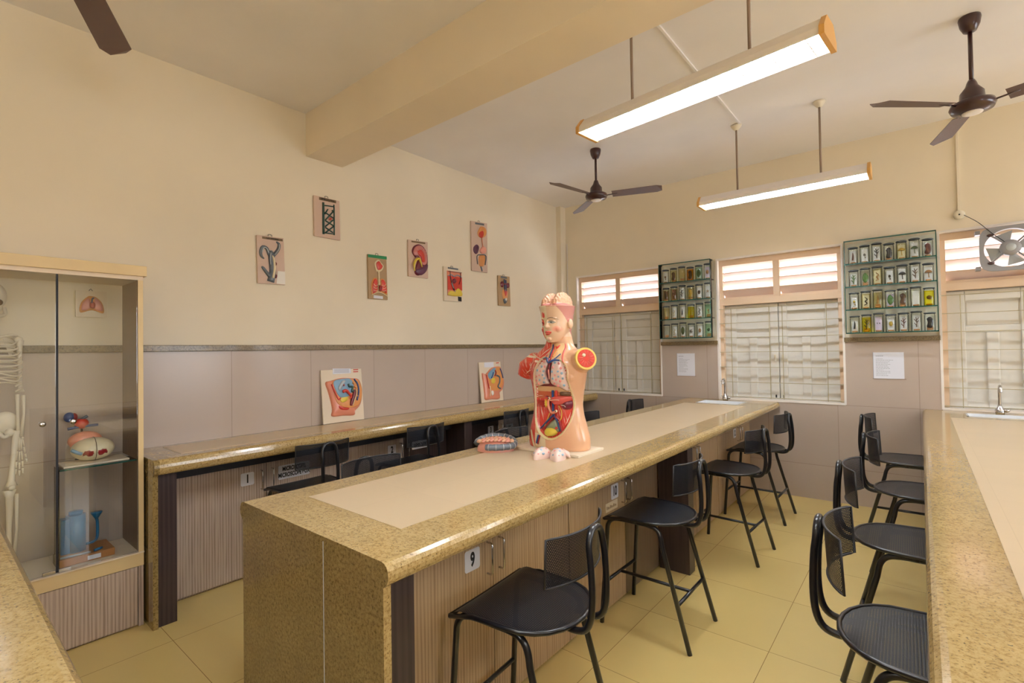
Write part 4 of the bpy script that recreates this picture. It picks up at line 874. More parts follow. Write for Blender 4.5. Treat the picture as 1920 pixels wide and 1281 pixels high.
b = MB(); b.box(xb_+.002, xf-.03, .47, y1-.024, .908, .914, 'case glass').box(xf-.031, xf-.029, .47, y1-.024, .907, .915, 'teal edge'); b.build('glass_shelf', DC)
b = MB(); b.box(xb_+.002, xf-.03, .464, .469, .41, .914, 'case glass'); b.build('shelf_divider', DC)
CP = Plane((-3.52, 0, 0), (0, 1, 0), (0, 0, 1))
# head model on the shelf
t_ = thing('skull_base_model', (-3.52, .62, .915), 'cream rounded skull model with red muscle patches on the cabinet shelf', 'anatomy model')
MB().box(-3.60, -3.42, .49, .765, .9145, .922, 'board cream').build('stand', t_)
b = MB(); b.ell((-3.52, .625, .985), (.075, .095, .062), 'cream', 28, 16); b.build('cranium', t_)
b = MB(); b.tube(cat([(-3.52+.078*cos(a), .628, .985+.064*sin(a)) for a in [radians(-60+15*k) for k in range(12)]], 2), .0015, 'brown', 6); b.build('suture', t_)
for s in (-1, 1):
    b = MB(); f = lambda a, c, h: Vector((-3.52+.075*sqrt(max(.02, 1-((a-.625)/.095)**2-((c-.985)/.062)**2))+h, a, c))
    blob(b, f, [(.625+s*.006, .985), (.625+s*.048, .99), (.625+s*.058, .955), (.625+s*.045, .965), (.625+s*.03, .952), (.625+s*.008, .955)], -.004, .006, 'dred', sm=2); b.build('muscle', t_)
b = MB(); b.tube(cat([(-3.45, .525, 1.0), (-3.44, .545, .985), (-3.445, .565, .975)], 4), .009, 'lblue', 8); b.build('vein', t_)
b = MB(); b.ell((-3.565, .60, 1.03), (.035, .075, .05), 'flesh', 20, 12); b.build('facial_muscle', t_)
t_ = thing('heart_model', (-3.56, .6, 1.07), 'red and blue heart model at the back of the cabinet shelf', 'anatomy model')
b = MB(); b.ell((-3.655, .60, 1.115), (.025, .032, .03), 'red', 18, 12); b.build('ventricle', t_)
b = MB(); b.ell((-3.655, .548, 1.155), (.02, .026, .028), 'blue', 16, 10); b.tube(cat([(-3.655, .54, 1.09), (-3.645, .60, 1.10), (-3.645, .67, 1.10)], 4), .008, 'blue', 8); b.build('vein', t_)
b = MB(); b.ell((-3.655, .568, 1.155), (.016, .016, .022), 'dred', 14, 8); b.tube(cat([(-3.655, .57, 1.12), (-3.65, .60, 1.14), (-3.65, .625, 1.155)], 4), .008, 'grey', 8); b.build('artery', t_)
MB().cyl((-3.655, .60, .9145), (-3.655, .60, 1.10), .005, 'ink', 8).cyl((-3.648, .60, .9145), (-3.648, .60, .922), .03, 'ink', 16).build('stand', t_)
# blue apparatus on wooden block
t_ = thing('blue_microtome', (-3.52, .6, .408), 'blue metal apparatus with a crank on a wooden block inside the cabinet', 'apparatus')
MB().box(-3.62, -3.42, .47, .70, .4085, .447, 'wood block', .003).build('wooden_base', t_)
MB().box(-3.4195, -3.4185, .585, .64, .415, .437, 'paper').build('paper_tag', t_)
b = MB(); b.cyl((-3.53, .555, .447), (-3.53, .555, .64), .042, 'blue enamel', 24).cyl((-3.53, .555, .64), (-3.53, .555, .66), .03, 'blue enamel', 20).box(-3.56, -3.50, .49, .53, .447, .63, 'blue enamel', .004); b.build('column', t_)
b = MB(); b.tube(cat([(-3.53, .595, .47), (-3.53, .63, .475), (-3.53, .645, .50), (-3.53, .645, .58), (-3.53, .64, .60)], 4), .007, 'blue enamel', 8).lathe((-3.53, .642, .595), [(.006, 0), (.012, .01), (.026, .035), (.026, .038)], 'blue enamel', 16); b.build('crank', t_)
b = MB(); b.tube([(-3.44, .48, .452), (-3.43, .60, .452)], .005, 'lgrey', 8); b.build('blade_bar', t_)
b = MB(); b.tube([(-3.43, .615, .455), (-3.45, .65, .455)], .007, 'blue enamel', 8); b.build('clamp', t_)
# skeleton
SKE = thing('skeleton', (-3.55, .235, .408), 'white human skeleton model standing behind the left glass door', 'skeleton')
X0, Y0 = -3.55, .235
b = MB(); b.ell((X0-.01, Y0, 1.80), (.075, .062, .075), 'bone', 24, 16); b.ell((X0+.035, Y0, 1.745), (.035, .042, .045), 'bone', 18, 12); b.ell((X0+.055, Y0, 1.705), (.022, .03, .016), 'bone', 14, 8)
for s in (-1, 1): b.ell((X0+.062, Y0+s*.026, 1.765), (.014, .016, .016), 'brown', 12, 8); b.tube(cat([(X0-.005, Y0+s*.05, 1.745), (X0+.01, Y0+s*.052, 1.71), (X0+.055, Y0+s*.024, 1.695)], 4), .008, 'bone', 6)
b.ell((X0+.07, Y0, 1.742), (.008, .008, .012), 'brown', 8, 6)
for k in range(6): b.box(X0+.068, X0+.076, Y0-.018+k*.006, Y0-.0135+k*.006, 1.708, 1.722, 'white')
b.build('skull', SKE)
b = MB()
for k in range(22):
    z = 1.68-.021*k; r = .012+.0005*k; xx = X0-.03+.012*sin(k*.35); b.ell((xx, Y0, z), (r*1.3, r*1.3, .008), 'bone', 10, 6); b.cyl((xx-.014, Y0, z), (xx-.034, Y0, z-.01), .003, 'bone', 6)
b.build('spine', SKE)
for k in range(10):
    z = 1.585-.026*k; wy = .085+.03*sin(min(1, (k+1)/7)*pi*.6); dx = .085
    for s in (-1, 1):
        pts = [(X0-.03, Y0+s*.012, z+.015), (X0-.045, Y0+s*wy*.7, z+.012), (X0, Y0+s*wy, z-.01), (X0+.05, Y0+s*wy*.75, z-.03)]
        if k < 8: pts.append((X0+.07, Y0+s*.018, z-.03 if k < 6 else z-.01))
        MB().tube(cat(pts, 5), .0042, 'bone', 6).build('rib', SKE)
MB().box(X0+.066, X0+.074, Y0-.015, Y0+.015, 1.42, 1.575, 'bone', .003).build('sternum', SKE)
b = MB()
for s in (-1, 1): b.ell((X0-.02, Y0+s*.055, 1.165), (.02, .05, .055), 'bone', 16, 10); b.tube(cat([(X0, Y0+s*.03, 1.12), (X0+.02, Y0+s*.05, 1.095), (X0, Y0+s*.07, 1.11)], 4), .009, 'bone', 8)
b.ell((X0-.03, Y0, 1.16), (.018, .03, .045), 'bone', 12, 8); b.build('pelvis', SKE)
for s in (-1, 1):
    ys = Y0+s*.105
    MB().tube(cat([(X0+.05, Y0+s*.015, 1.59), (X0+.03, Y0+s*.07, 1.605), (X0, ys-s*.01, 1.60)], 4), .006, 'bone', 8).build('clavicle', SKE)
    b = MB(); b.prism([(Y0+s*.05, 1.59), (Y0+s*.115, 1.60), (Y0+s*.075, 1.49)], -.004, .004, lambda a, c, h: Vector((X0-.05+h, a, c)), 'bone'); b.build('scapula', SKE)
    b = MB(); b.tube([(X0, ys, 1.58), (X0, ys, 1.55), (X0, ys, 1.44), (X0, ys+s*.002, 1.34), (X0, ys+s*.004, 1.315)], [.018, .012, .008, .010, .016], 'bone', 10); b.ell((X0, ys-s*.004, 1.582), (.018, .018, .018), 'bone', 10, 8); b.build('humerus', SKE)
    MB().tube([(X0, ys-s*.008, 1.305), (X0, ys-s*.006, 1.2), (X0, ys-s*.004, 1.09)], [.009, .006, .008], 'bone', 8).build('ulna', SKE)
    MB().tube([(X0, ys+s*.014, 1.30), (X0, ys+s*.016, 1.2), (X0, ys+s*.008, 1.09)], [.009, .006, .009], 'bone', 8).build('radius_bone', SKE)
    hd = MB()
    for f_ in range(5):
        dy = (f_-2)*.008; L0 = (.155, .175, .185, .175, .12)[f_] if s > 0 else (.12, .175, .185, .175, .155)[f_]
        zc_ = 1.075
        for a_, b_ in ((0, .30), (.34, .60), (.64, .82), (.85, 1)): hd.tube([(X0, ys+dy*.7+dy*a_, zc_-L0*a_), (X0, ys+dy*.7+dy*b_, zc_-L0*b_)], [.0042, .0035], 'bone', 6)
    for q_ in range(6): hd.ell((X0, ys-.012+.012*(q_ % 3), 1.08+.012*(q_//3)), (.006, .006, .006), 'bone', 6, 5)
    hd.build('hand', SKE)
    yl = Y0+s*.07; b = MB(); b.tube([(X0, yl+s*.025, 1.12), (X0, yl+s*.02, 1.07), (X0, yl+s*.012, .97), (X0, yl+s*.006, .87), (X0, yl+s*.006, .845)], [.014, .013, .010, .014, .026], 'bone', 10); b.ell((X0, yl, 1.115), (.02, .02, .02), 'bone', 10, 8); b.build('femur', SKE)
    MB().ell((X0+.028, yl+s*.006, .84), (.009, .014, .014), 'bone', 10, 8).build('kneecap', SKE)
    MB().tube([(X0, yl, .825), (X0, yl, .79), (X0, yl-s*.002, .62), (X0, yl-s*.002, .475), (X0, yl-s*.002, .46)], [.026, .015, .010, .011, .016], 'bone', 10).build('tibia', SKE)
    MB().tube([(X0-.006, yl+s*.026, .80), (X0, yl+s*.026, .62), (X0, yl+s*.016, .465)], [.008, .005, .009], 'bone', 8).build('fibula', SKE)
    b = MB(); b.ell((X0-.03, yl, .435), (.03, .02, .022), 'bone', 12, 8)
    for f_ in range(5): b.tube([(X0, yl+(f_-2)*.009, .445), (X0+.05, yl+(f_-2)*.011, .428), (X0+.095-.006*abs(f_-2), yl+(f_-2)*.011, .418)], [.008, .005, .005], 'bone', 6)
    b.build('foot', SKE)
b = MB(); b.box(X0-.12, X0+.11, Y0-.12, Y0+.12, .4075, .412, 'ink').cyl((X0-.075, Y0, .41), (X0-.075, Y0, 1.70), .005, 'steel', 8); b.tube([(X0-.075, Y0, 1.70), (X0-.02, Y0, 1.70)], .004, 'steel', 6); b.build('support_stand', SKE)

# ================================================================== anatomical torso
TX, TY = -1.6, 2.34
TOR = thing('anatomical_torso', (TX, TY, .9215), 'life size anatomical torso with half muscled face and open belly, standing on the centre bench', 'anatomy model')
b = MB(); b.box(-1.815, -1.385, 2.20, 2.465, .9217, .9345, 'board cream', .002); b.build('base_board', TOR, label='white base board')
b = MB()
KEY = [(.9346, .188, .100, .105, 0), (.95, .192, .104, .108, 0), (1.00, .190, .106, .108, 0), (1.06, .176, .104, .100, 0), (1.12, .158, .100, .094, 0), (1.18, .150, .098, .092, 0), (1.25, .158, .102, .096, 0), (1.32, .172, .108, .10, 0),
       (1.38, .182, .108, .10, 0), (1.425, .176, .098, .096, 0), (1.455, .145, .084, .088, .004), (1.475, .128, .072, .085, .008), (1.495, .104, .058, .080, .012), (1.52, .084, .052, .078, .014), (1.55, .074, .050, .078, .014), (1.60, .066, .048, .078, .01)]
def ringloft(b, keys, nz, n=72, cx=TX, cy=TY, ex=2.25):
    K = cat([k for k in keys], nz) if False else None
    rows = []
    for i in range(len(keys)-1):
        p0 = keys[max(0, i-1)]; p1 = keys[i]; p2 = keys[i+1]; p3 = keys[min(len(keys)-1, i+2)]
        for k in range(nz):
            t_ = k/nz; z = p1[0]+(p2[0]-p1[0])*t_; row = [z]
            for j in range(1, 5):
                m1 = (p2[j]-p0[j])/max(1e-6, p2[0]-p0[0])*(p2[0]-p1[0]); m2 = (p3[j]-p1[j])/max(1e-6, p3[0]-p1[0])*(p2[0]-p1[0])
                row.append((2*t_**3-3*t_**2+1)*p1[j]+(t_**3-2*t_**2+t_)*m1+(-2*t_**3+3*t_**2)*p2[j]+(t_**3-t_**2)*m2)
            rows.append(row)
    rows.append(list(keys[-1])); vs = []
    for z, rx, rf, rb, oy in rows:
        for k in range(n):
            a = 2*pi*k/n; c, s = cos(a), sin(a); q = (abs(c)**ex+abs(s)**ex)**(-1/ex); vs.append((cx+rx*c*q, cy+oy+(rb if s > 0 else rf)*s*q, z))
    m_ = len(rows); b.add(vs, [(i*n+k, i*n+(k+1) % n, (i+1)*n+(k+1) % n, (i+1)*n+k) for i in range(m_-1) for k in range(n)]+[tuple(range(n))[::-1], tuple(range((m_-1)*n, m_*n))], 'painted torso', True)
ringloft(b, KEY, 4)
HEAD = [(1.528, .022, .030, .034, -.048), (1.536, .038, .058, .055, -.020), (1.555, .057, .088, .074, 0), (1.585, .069, .094, .090, 0), (1.62, .076, .094, .102, 0), (1.65, .080, .093, .108, 0), (1.69, .086, .099, .113, 0), (1.7355, .097, .107, .120, 0)]
ringloft(b, HEAD, 5, 60, ex=2.1)
E_ = lambda x, y, z, a, c, d: b.ell((TX+x, TY+y, z), (a, c, d), 'painted torso', 14, 10)
E_(0, -.100, 1.618, .011, .017, .012); E_(0, -.096, 1.632, .007, .012, .022); E_(0, -.094, 1.586, .019, .009, .0045); E_(0, -.093, 1.577, .015, .009, .005); E_(0, -.082, 1.549, .017, .014, .012); E_(-.009, -.093, 1.615, .006, .009, .006); E_(.009, -.093, 1.615, .006, .009, .006)
for s in (-1, 1): E_(s*.030, -.082, 1.643, .014, .010, .008); E_(s*.030, -.082, 1.662, .022, .009, .006); E_(s*.034, -.058, 1.603, .030, .022, .026); E_(s*.088, .004, 1.632, .011, .022, .029)
# shoulders
b.tube([(TX+.10, TY, 1.405), (TX+.165, TY-.012, 1.425), (TX+.215, TY-.048, 1.438)], [.085, .068, .0585], 'painted torso', 32)
b.tube([(TX-.08, TY, 1.40), (TX-.16, TY, 1.40), (TX-.215, TY-.005, 1.375), (TX-.235, TY-.01, 1.33)], [.075, .075, .062, .044], 'painted torso', 28)
b.ell((TX+.09, TY-.055, 1.335), (.06, .045, .045), 'painted torso', 20, 12)
tmp = b.build('tmp')
md = tmp.modifiers.new('r', 'REMESH'); md.mode = 'VOXEL'; md.voxel_size = .0026; md.use_smooth_shade = True
md = tmp.modifiers.new('s', 'SMOOTH'); md.iterations = 3; md.factor = .5
dg = bpy.context.evaluated_depsgraph_get(); dg.update(); tme = bpy.data.meshes.new_from_object(tmp.evaluated_get(dg)); bpy.data.objects.remove(tmp)
TP = Plane((TX, 2.25, 0), (1, 0, 0), (0, 0, 1))
TQ = lambda x, y: TP.p(960+x/7.118, 690+y/7.118)
TU = lambda x, y: TP.p(960+x/8.006, 540+y/8.006)
OPEN = [TU(575, 1120), TU(520, 1062), TU(450, 1062), TQ(330, 0), TQ(300, 120), TQ(303, 300), TQ(300, 560), TQ(330, 740), TQ(400, 870), TQ(520, 940), TQ(640, 900), TQ(730, 770), TQ(765, 600), TQ(765, 420), TQ(735, 200), TQ(715, 0), TU(740, 1110), TU(660, 1080)]
OP = [tuple(q) for q in cat(OPEN, 4, True)]
def sdist(x, z):
    """signed distance to the belly opening, negative inside"""
    dmin = 9; ins = False; n = len(OP)
    for i in range(n):
        ax, az = OP[i]; bx, bz = OP[(i+1) % n]; dx, dz = bx-ax, bz-az; t_ = max(0, min(1, ((x-ax)*dx+(z-az)*dz)/(dx*dx+dz*dz+1e-12)))
        dmin = min(dmin, (ax+dx*t_-x)**2+(az+dz*t_-z)**2)
        if (az > z) != (bz > z) and x < (bx-ax)*(z-az)/(bz-az)+ax: ins = not ins
    d = sqrt(dmin); return -d if ins else d
from mathutils import noise as MN
for v in tme.vertices:
    x, y, z = v.co.x-TX, v.co.y-TY, v.co.z
    if y < -.01 and .95 < z < 1.47 and -.16 < x < .16:
        d = sdist(x, z)
        if d < .004: v.co.y += .016*min(1, max(0, (.004-d)/.016))
        elif d < .010: v.co.y -= .003
tme.update()
def C3(r, g, b_): return (lin(r), lin(g), lin(b_))
def mx3(a, b_, t_): return tuple(a[i]+(b_[i]-a[i])*t_ for i in range(3))
SKIN, RED, DRED, WHT, CRM, PNK = C3(226, 176, 138), C3(206, 66, 50), C3(170, 40, 40), C3(238, 214, 196), C3(232, 214, 176), C3(204, 134, 128)
def inpoly(P, x, z):
    ins = False; n = len(P)
    for i in range(n):
        ax, az = P[i]; bx, bz = P[(i+1) % n]
        if (az > z) != (bz > z) and x < (bx-ax)*(z-az)/(bz-az)+ax: ins = not ins
    return ins
NECK = [TU(560, 800), TU(690, 750), TU(735, 900), TU(745, 1060), TU(660, 1090), TU(580, 1120), TU(545, 1060)]
REDN = [TU(655, 745), TU(700, 742), TU(735, 900), TU(760, 1060), TU(830, 1200), TU(790, 1200), TU(715, 1060), TU(700, 900)]
MUSC = [TU(545, 780), TU(575, 1120), TU(440, 1060), TQ(300, 100), TQ(290, 300), (-.3, 1.2), (-.4, 1.5), TU(400, 900)]
def streak(x, z, sx, sz, k=1.):
    n_ = MN.noise(Vector((x*sx*1.6, z*sz*1.2, 3.1)))*.6+MN.noise(Vector((x*sx*3, z*sz*2.3, 9.1)))*.4
    return max(0, min(1, (n_*k-.24)*2.6))*.5
def shade(x, y, z, ny):
    if z > 1.733: return C3(226, 188, 156)
    if z > 1.532 and abs(x) < .12 and not (z < 1.56 and y > -.03):                       # head
        front = y < -.02
        if front and x < -.001:
            c = C3(230, 212, 176)
            if -.058 < x < -.034 and 1.56 < z < 1.618: c = mx3(RED, WHT, streak(x, z, 160, 30))
            if x < -.06: c = mx3(C3(220, 120, 100), CRM, streak(x, z, 90, 30))
            return c
        if front or x > 0:
            c = C3(230, 194, 162)
            a_ = atan2(x, -y)
            hair = z > 1.688-.10*(a_-.95) if a_ > .5 else z > 1.728
            if x > .0895 and 1.60 < z < 1.665: return c
            if hair and a_ < 2.6: c = mx3(PNK, C3(222, 160, 140), .25)
            bl = ((x-.046)/.024)**2+((z-1.603)/.020)**2
            if bl < 1: c = mx3(C3(234, 150, 128), c, bl)
            return c
        return C3(226, 178, 140)
    d = sdist(x, z) if (y < -.01 and abs(x) < .2) else 1
    if y < .0 and d < .0075 and z < 1.475:
        if d > -.0035: return C3(236, 220, 170) if x > -.04 or z < 1.1 else C3(226, 200, 170)
        if d > -.012 and z > 1.22: 
            return WHT if (sin(z*520) > .2 and d < -.005) else C3(196, 56, 48)
        # inside
        if z > 1.285: return C3(120, 44, 48)
        if z > 1.255: return C3(214, 172, 126)
        if z > 1.215: return mx3(C3(206, 120, 80), RED, .3+streak(x, z, 60, 60, 1.6))
        if z < .995: return C3(206, 90, 90)
        if x < -.02 and 1.165 < z < 1.205: return mx3(C3(192, 52, 42), C3(150, 30, 30), .5+.5*sin(z*700))
        return mx3(C3(214, 66, 56), WHT, streak(x+.25*(z-1.1), z, 95, 14, 1.5))
    if x < -.015 and (z > 1.27 or x < -.10) and (z > 1.02 or x < -.09):
        if z > 1.405 and x > -.2 and abs(z-(1.445-.10*(x+.10)-.02*(x+.1>0))) < .006 and x < -.03: return WHT
        k = streak(x+z*.5, z*.6-x, 55, 14, 1.6) if z > 1.27 else streak(x+.3*z, z, 80, 12, 1.5)
        if z < 1.03: 
            if abs(x+.125+.35*(z-.98)) < .010: return CRM
        return mx3(RED, WHT, k)
    if x < -.02 and z < 1.02 and y < -.04:
        return CRM if z > .95 else C3(226, 190, 150)
    n_ = MN.noise(Vector((x*14, y*14, z*10)))
    return mx3(SKIN, C3(214, 150, 112), max(0, n_)*.45)
ca = tme.color_attributes.new('Col', 'FLOAT_COLOR', 'POINT'); cols = []
for v in tme.vertices:
    c = shade(v.co.x-TX, v.co.y-TY, v.co.z, 0); cols += [c[0], c[1], c[2], 1]
ca.data.foreach_set('color', cols)
bv = BVHTree.FromPolygons([v.co.copy() for v in tme.vertices], [list(p.vertices) for p in tme.polygons])
tme.transform(Matrix.Translation(-Vector(TOR.location))); tme.materials.clear(); tme.materials.append(MT['painted torso'])
for p in tme.polygons: p.use_smooth = True
to = bpy.data.objects.new('torso_shell', tme); COL.objects.link(to); to.parent = TOR
def tf(a, c, h):
    hit = bv.ray_cast(Vector((TX+a, 2.0, c)), Vector((0, 1, 0)), 1)
    y = hit[0].y if hit[0] else 2.25
    return Vector((TX+a, y-h, c))
def TB(L, h0, h, mt, nm, smooth=True, **k): b = MB(); blob(b, tf, L, h0, h, mt, smooth=smooth, **k); return b.build(nm, TOR)
def TW(L, r, h, mt, nm): b = MB(); worm(b, tf, L, r, h, mt); return b.build(nm, TOR)
# painted face features
TB([TU(545, 517), TU(565, 502), TU(592, 497), TU(618, 502), TU(638, 515), TU(612, 530), TU(585, 533), TU(560, 528)], -.001, .003, 'lgrey', 'eye')
c_ = TU(588, 515); TB([(c_[0]+.0042*cos(k*pi/4), c_[1]+.0042*sin(k*pi/4)) for k in range(8)], .001, .0024, 'ink', 'iris', smooth=False)
TW([TU(543, 518), TU(565, 500), TU(592, 494), TU(620, 500), TU(640, 515)], [.0004, .0011, .0013, .0011, .0005], .0018, 'ink', 'eyelid_line')
TW([TU(530, 470), TU(560, 450), TU(600, 444), TU(640, 455), TU(668, 473)], [.0006, .0014, .0014, .0010, .0005], .0004, 'brow brown', 'eyebrow')
TB([TU(502, 662), TU(520, 645), TU(538, 652), TU(555, 646), TU(598, 662), TU(560, 674), TU(520, 678)], -.001, .004, 'lip red', 'upper_lip')
TB([TU(508, 684), TU(530, 680), TU(565, 676), TU(592, 668), TU(575, 695), TU(545, 712), TU(515, 712)], -.001, .005, 'lip red', 'lower_lip')
TB([TU(445, 378), TU(465, 362), TU(480, 385), TU(495, 372), TU(497, 430), TU(482, 452), TU(455, 448), TU(442, 420)], -.0004, .0012, 'muscle red', 'forehead_muscle')
TB([TU(418, 480), TU(445, 468), TU(475, 490), TU(486, 525), TU(480, 560), TU(450, 575), TU(425, 545)], -.0004, .0025, 'muscle red', 'eye_ring_muscle'); TB([TU(430, 515), TU(455, 508), TU(475, 525), TU(465, 545), TU(440, 542)], .0014, .0035, 'dred', 'eye_socket')
TW([TU(440, 610), TU(448, 660), TU(462, 710), TU(490, 742), TU(512, 750)], [.002, .0045, .004, .003, .001], -.002, 'muscle red', 'jaw_muscle')
for L_, r_ in (([TU(240, 1000), TU(330, 1035), TU(450, 1075)], [.005, .0045, .004]), ([TU(400, 1035), TU(460, 960), TU(522, 890)], [.001, .004, .0015]), ([TU(470, 1045), TU(500, 1000), TU(532, 940)], [.001, .003, .001]),
    ([TU(310, 1095), TU(270, 1170), TU(210, 1262)], [.001, .003, .001]), ([TU(360, 1110), TU(330, 1180), TU(300, 1270)], [.001, .002, .001]), ([TQ(140, 80), TQ(180, 50), TQ(255, 25)], [.001, .003, .001]), ([TQ(310, 380), TQ(360, 370), TQ(410, 372)], [.001, .002, .001]),
    ([TQ(360, 500), TQ(385, 600), TQ(415, 700)], [.001, .004, .001]), ([TQ(735, 600), TQ(720, 680), TQ(690, 770)], [.001, .003, .001]), ([TQ(325, 480), TQ(328, 560), TQ(345, 680)], [.001, .0025, .001])):
    TW(L_, [max(.0006, q*.8) for q in r_], -.0008, 'tendon', 'tendon')
# brain
b = MB()
def wr(d): return .985+.085*min(.35, abs(MN.noise(d*5.0+Vector((2, 1, 7)))))/.35*1.0
for s in (-1, 1): b.ell((TX+s*.0365, TY+.004, 1.738), (.036, .086, .071), 'brainc', 96, 60, wr)
for s in (-1, 1): b.ell((TX+s*.036, TY-.004, 1.740), (.0395, .086, .022), 'rosy', 30, 12)
b.build('brain', TOR)
# arm stub section
n_ = Vector((.05, -.036, .013)).normalized(); ct = Vector((TX+.215, TY-.048, 1.438))
b = MB(); u_ = n_.cross(Vector((0, 0, 1))).normalized(); w__ = n_.cross(u_)
for r_, h_, mt_ in ((.062, .004, 'amber rim'), (.051, .006, 'red')):
    vs = [ct-n_*.01+(u_*cos(2*pi*k/32)+w__*sin(2*pi*k/32))*r_ for k in range(32)]+[ct+n_*h_+(u_*cos(2*pi*k/32)+w__*sin(2*pi*k/32))*(r_-.002) for k in range(32)]
    b.add(vs, [(k, (k+1) % 32, (k+1) % 32+32, k+32) for k in range(32)]+[tuple(range(32, 64))], mt_)
for k in range(14):
    a = 2*pi*k/14+.2; c0 = ct+n_*.0065; b.tube([c0+(u_*cos(a)+w__*sin(a))*.018, c0+(u_*cos(a+.15)+w__*sin(a+.15))*.044], .0009, 'pink', 4)
b.tube([ct+n_*.002+u_*.012-w__*.018, ct+n_*.0075+u_*.012-w__*.018], .010, 'cream', 14); b.build('arm_section', TOR)
TB([TU(565, 845), TU(620, 835), TU(690, 830), TU(702, 920), TU(705, 1010), TU(650, 1075), TU(600, 1095), TU(578, 1000)], -.0016, .0022, 'neck cream', 'neck_panel', p=6)
TW([TU(690, 835), TU(712, 900), TU(720, 980), TU(738, 1060), TU(775, 1130)], [.003, .005, .005, .0045, .003], -.002, 'muscle red', 'neck_muscle')
# organs
LL = [TU(470, 1088), TU(530, 1085), TU(556, 1140), TQ(462, 40), TQ(475, 130), TQ(502, 210), TQ(420, 222), TQ(322, 238), TQ(312, 130), TQ(335, 10)]
RL = [TU(610, 1110), TU(680, 1092), TU(740, 1115), TQ(690, 20), TQ(718, 150), TQ(722, 308), TQ(640, 268), TQ(530, 205), TQ(528, 60)]
dots = random.Random(5)
for L, s in ((LL, -1), (RL, 1)):
    b = MB(); blob(b, tf, L, -.004, .028, 'lung', rings=8, p=2.8)
    P = [tuple(q) for q in cat(L, 4, True)]; c_ = (sum(p[0] for p in P)/len(P), sum(p[1] for p in P)/len(P)); xs_ = [p[0] for p in P]; zs_ = [p[1] for p in P]; got = []
    for _ in range(900):
        q = (dots.uniform(min(xs_), max(xs_)), dots.uniform(min(zs_), max(zs_)))
        if not inpoly([(c_[0]+(p[0]-c_[0])*.8, c_[1]+(p[1]-c_[1])*.86) for p in P], *q) or any((q[0]-g_[0])**2+(q[1]-g_[1])**2 < .0215**2 for g_ in got): continue
        got.append(q)
        blob(b, tf, [(q[0]+.0075*cos(k*pi/4), q[1]+.0075*sin(k*pi/4)) for k in range(8)], .0222, .0022, ('dotpink', 'dotblue')[len(got) % 2], rings=3, smooth=False)
    b.build('lung', TOR)
TW([TU(568, 1060), TU(575, 1100), TQ(505, 20), TQ(500, 100), TQ(515, 190)], [.006, .008, .009, .008, .004], .008, 'maroon', 'heart_bed'); TW([TQ(512, 20), TQ(520, 90), TQ(522, 150)], .004, .016, 'pink', 'windpipe_branch')
TW([TU(478, 1058), TU(540, 1050), TU(580, 1115), TU(640, 1085), TU(720, 1085)], [.003, .005, .007, .006, .004], .012, 'blue', 'collar_vein'); TW([TU(540, 850), TU(550, 930), TU(562, 1050)], .0045, .001, 'blue', 'neck_vein'); TW([TU(573, 880), TU(580, 980), TU(588, 1080)], .0035, .005, 'red', 'neck_artery'); TW([TU(700, 990), TU(660, 1050), TU(630, 1085)], .003, .006, 'blue', 'neck_vein')
TB([TU(585, 870), TU(612, 885), TU(640, 850), TU(628, 905), TU(600, 918)], .0, .008, 'red', 'larynx'); TW([TU(618, 925), TU(612, 980), TU(610, 1040)], .005, .002, 'orange', 'windpipe')
TB([TQ(440, 380), TQ(470, 372), TQ(500, 400), TQ(505, 470), TQ(500, 540), TQ(470, 562), TQ(430, 520), TQ(418, 440)], -.002, .014, 'maroon', 'kidney'); TB([TQ(445, 395), TQ(475, 385), TQ(497, 415), TQ(500, 470), TQ(490, 535), TQ(462, 545), TQ(435, 500), TQ(430, 430)], .008, .008, 'red', 'kidney_cortex')
b = MB()
for k in range(9): a = 2*pi*k/9; worm(b, tf, [TQ(468, 470), TQ(468+26*cos(a), 470+62*sin(a))], [.004, .0012], .018, 'yellow', sm=2)
b.build('kidney_core', TOR)
TW([TQ(545, 300), TQ(545, 400), TQ(545, 560), TQ(555, 640)], .007, .006, 'blue', 'vena_cava'); TW([TQ(590, 300), TQ(590, 380), TQ(585, 500), TQ(575, 620)], .0075, .006, 'red', 'aorta')
TB([TQ(525, 395), TQ(600, 378), TQ(735, 385), TQ(745, 440), TQ(660, 485), TQ(560, 490), TQ(522, 450)], .002, .020, 'pancreas red', 'pancreas'); TW([TQ(530, 430), TQ(600, 425), TQ(640, 430)], .0042, .024, 'pink', 'pancreatic_duct')
TB([TQ(640, 320), TQ(735, 330), TQ(740, 380), TQ(640, 370), TQ(625, 345)], .0, .018, 'brown', 'gall_bladder'); TB([TQ(645, 500), TQ(700, 445), TQ(750, 450), TQ(750, 530), TQ(715, 562), TQ(665, 550)], .0, .022, 'maroon', 'spleen')
TW([TQ(655, 495), TQ(690, 505), TQ(705, 525)], .0015, .023, 'white', 'spleen_vessel')
TW([TQ(515, 405), TQ(498, 450), TQ(500, 510), TQ(525, 580), TQ(560, 598), TQ(600, 575)], .0075, .016, 'flesh', 'duodenum')
for q_ in ((515, 405), (600, 575)):
    c_ = TQ(*q_); TB([(c_[0]+.0078*cos(k*pi/4), c_[1]+.0078*sin(k*pi/4)) for k in range(8)], .018, .008, 'cream', 'duodenum_end'); TB([(c_[0]+.0038*cos(k*pi/4), c_[1]+.0038*sin(k*pi/4)) for k in range(8)], .026, .002, 'black', 'duodenum_opening', smooth=False)
TW([TQ(622, 505), TQ(655, 590), TQ(650, 680), TQ(615, 730)], .0025, .012, 'yellow', 'ureter'); TW([TQ(510, 600), TQ(480, 690), TQ(440, 790)], .0025, .012, 'yellow', 'ureter')
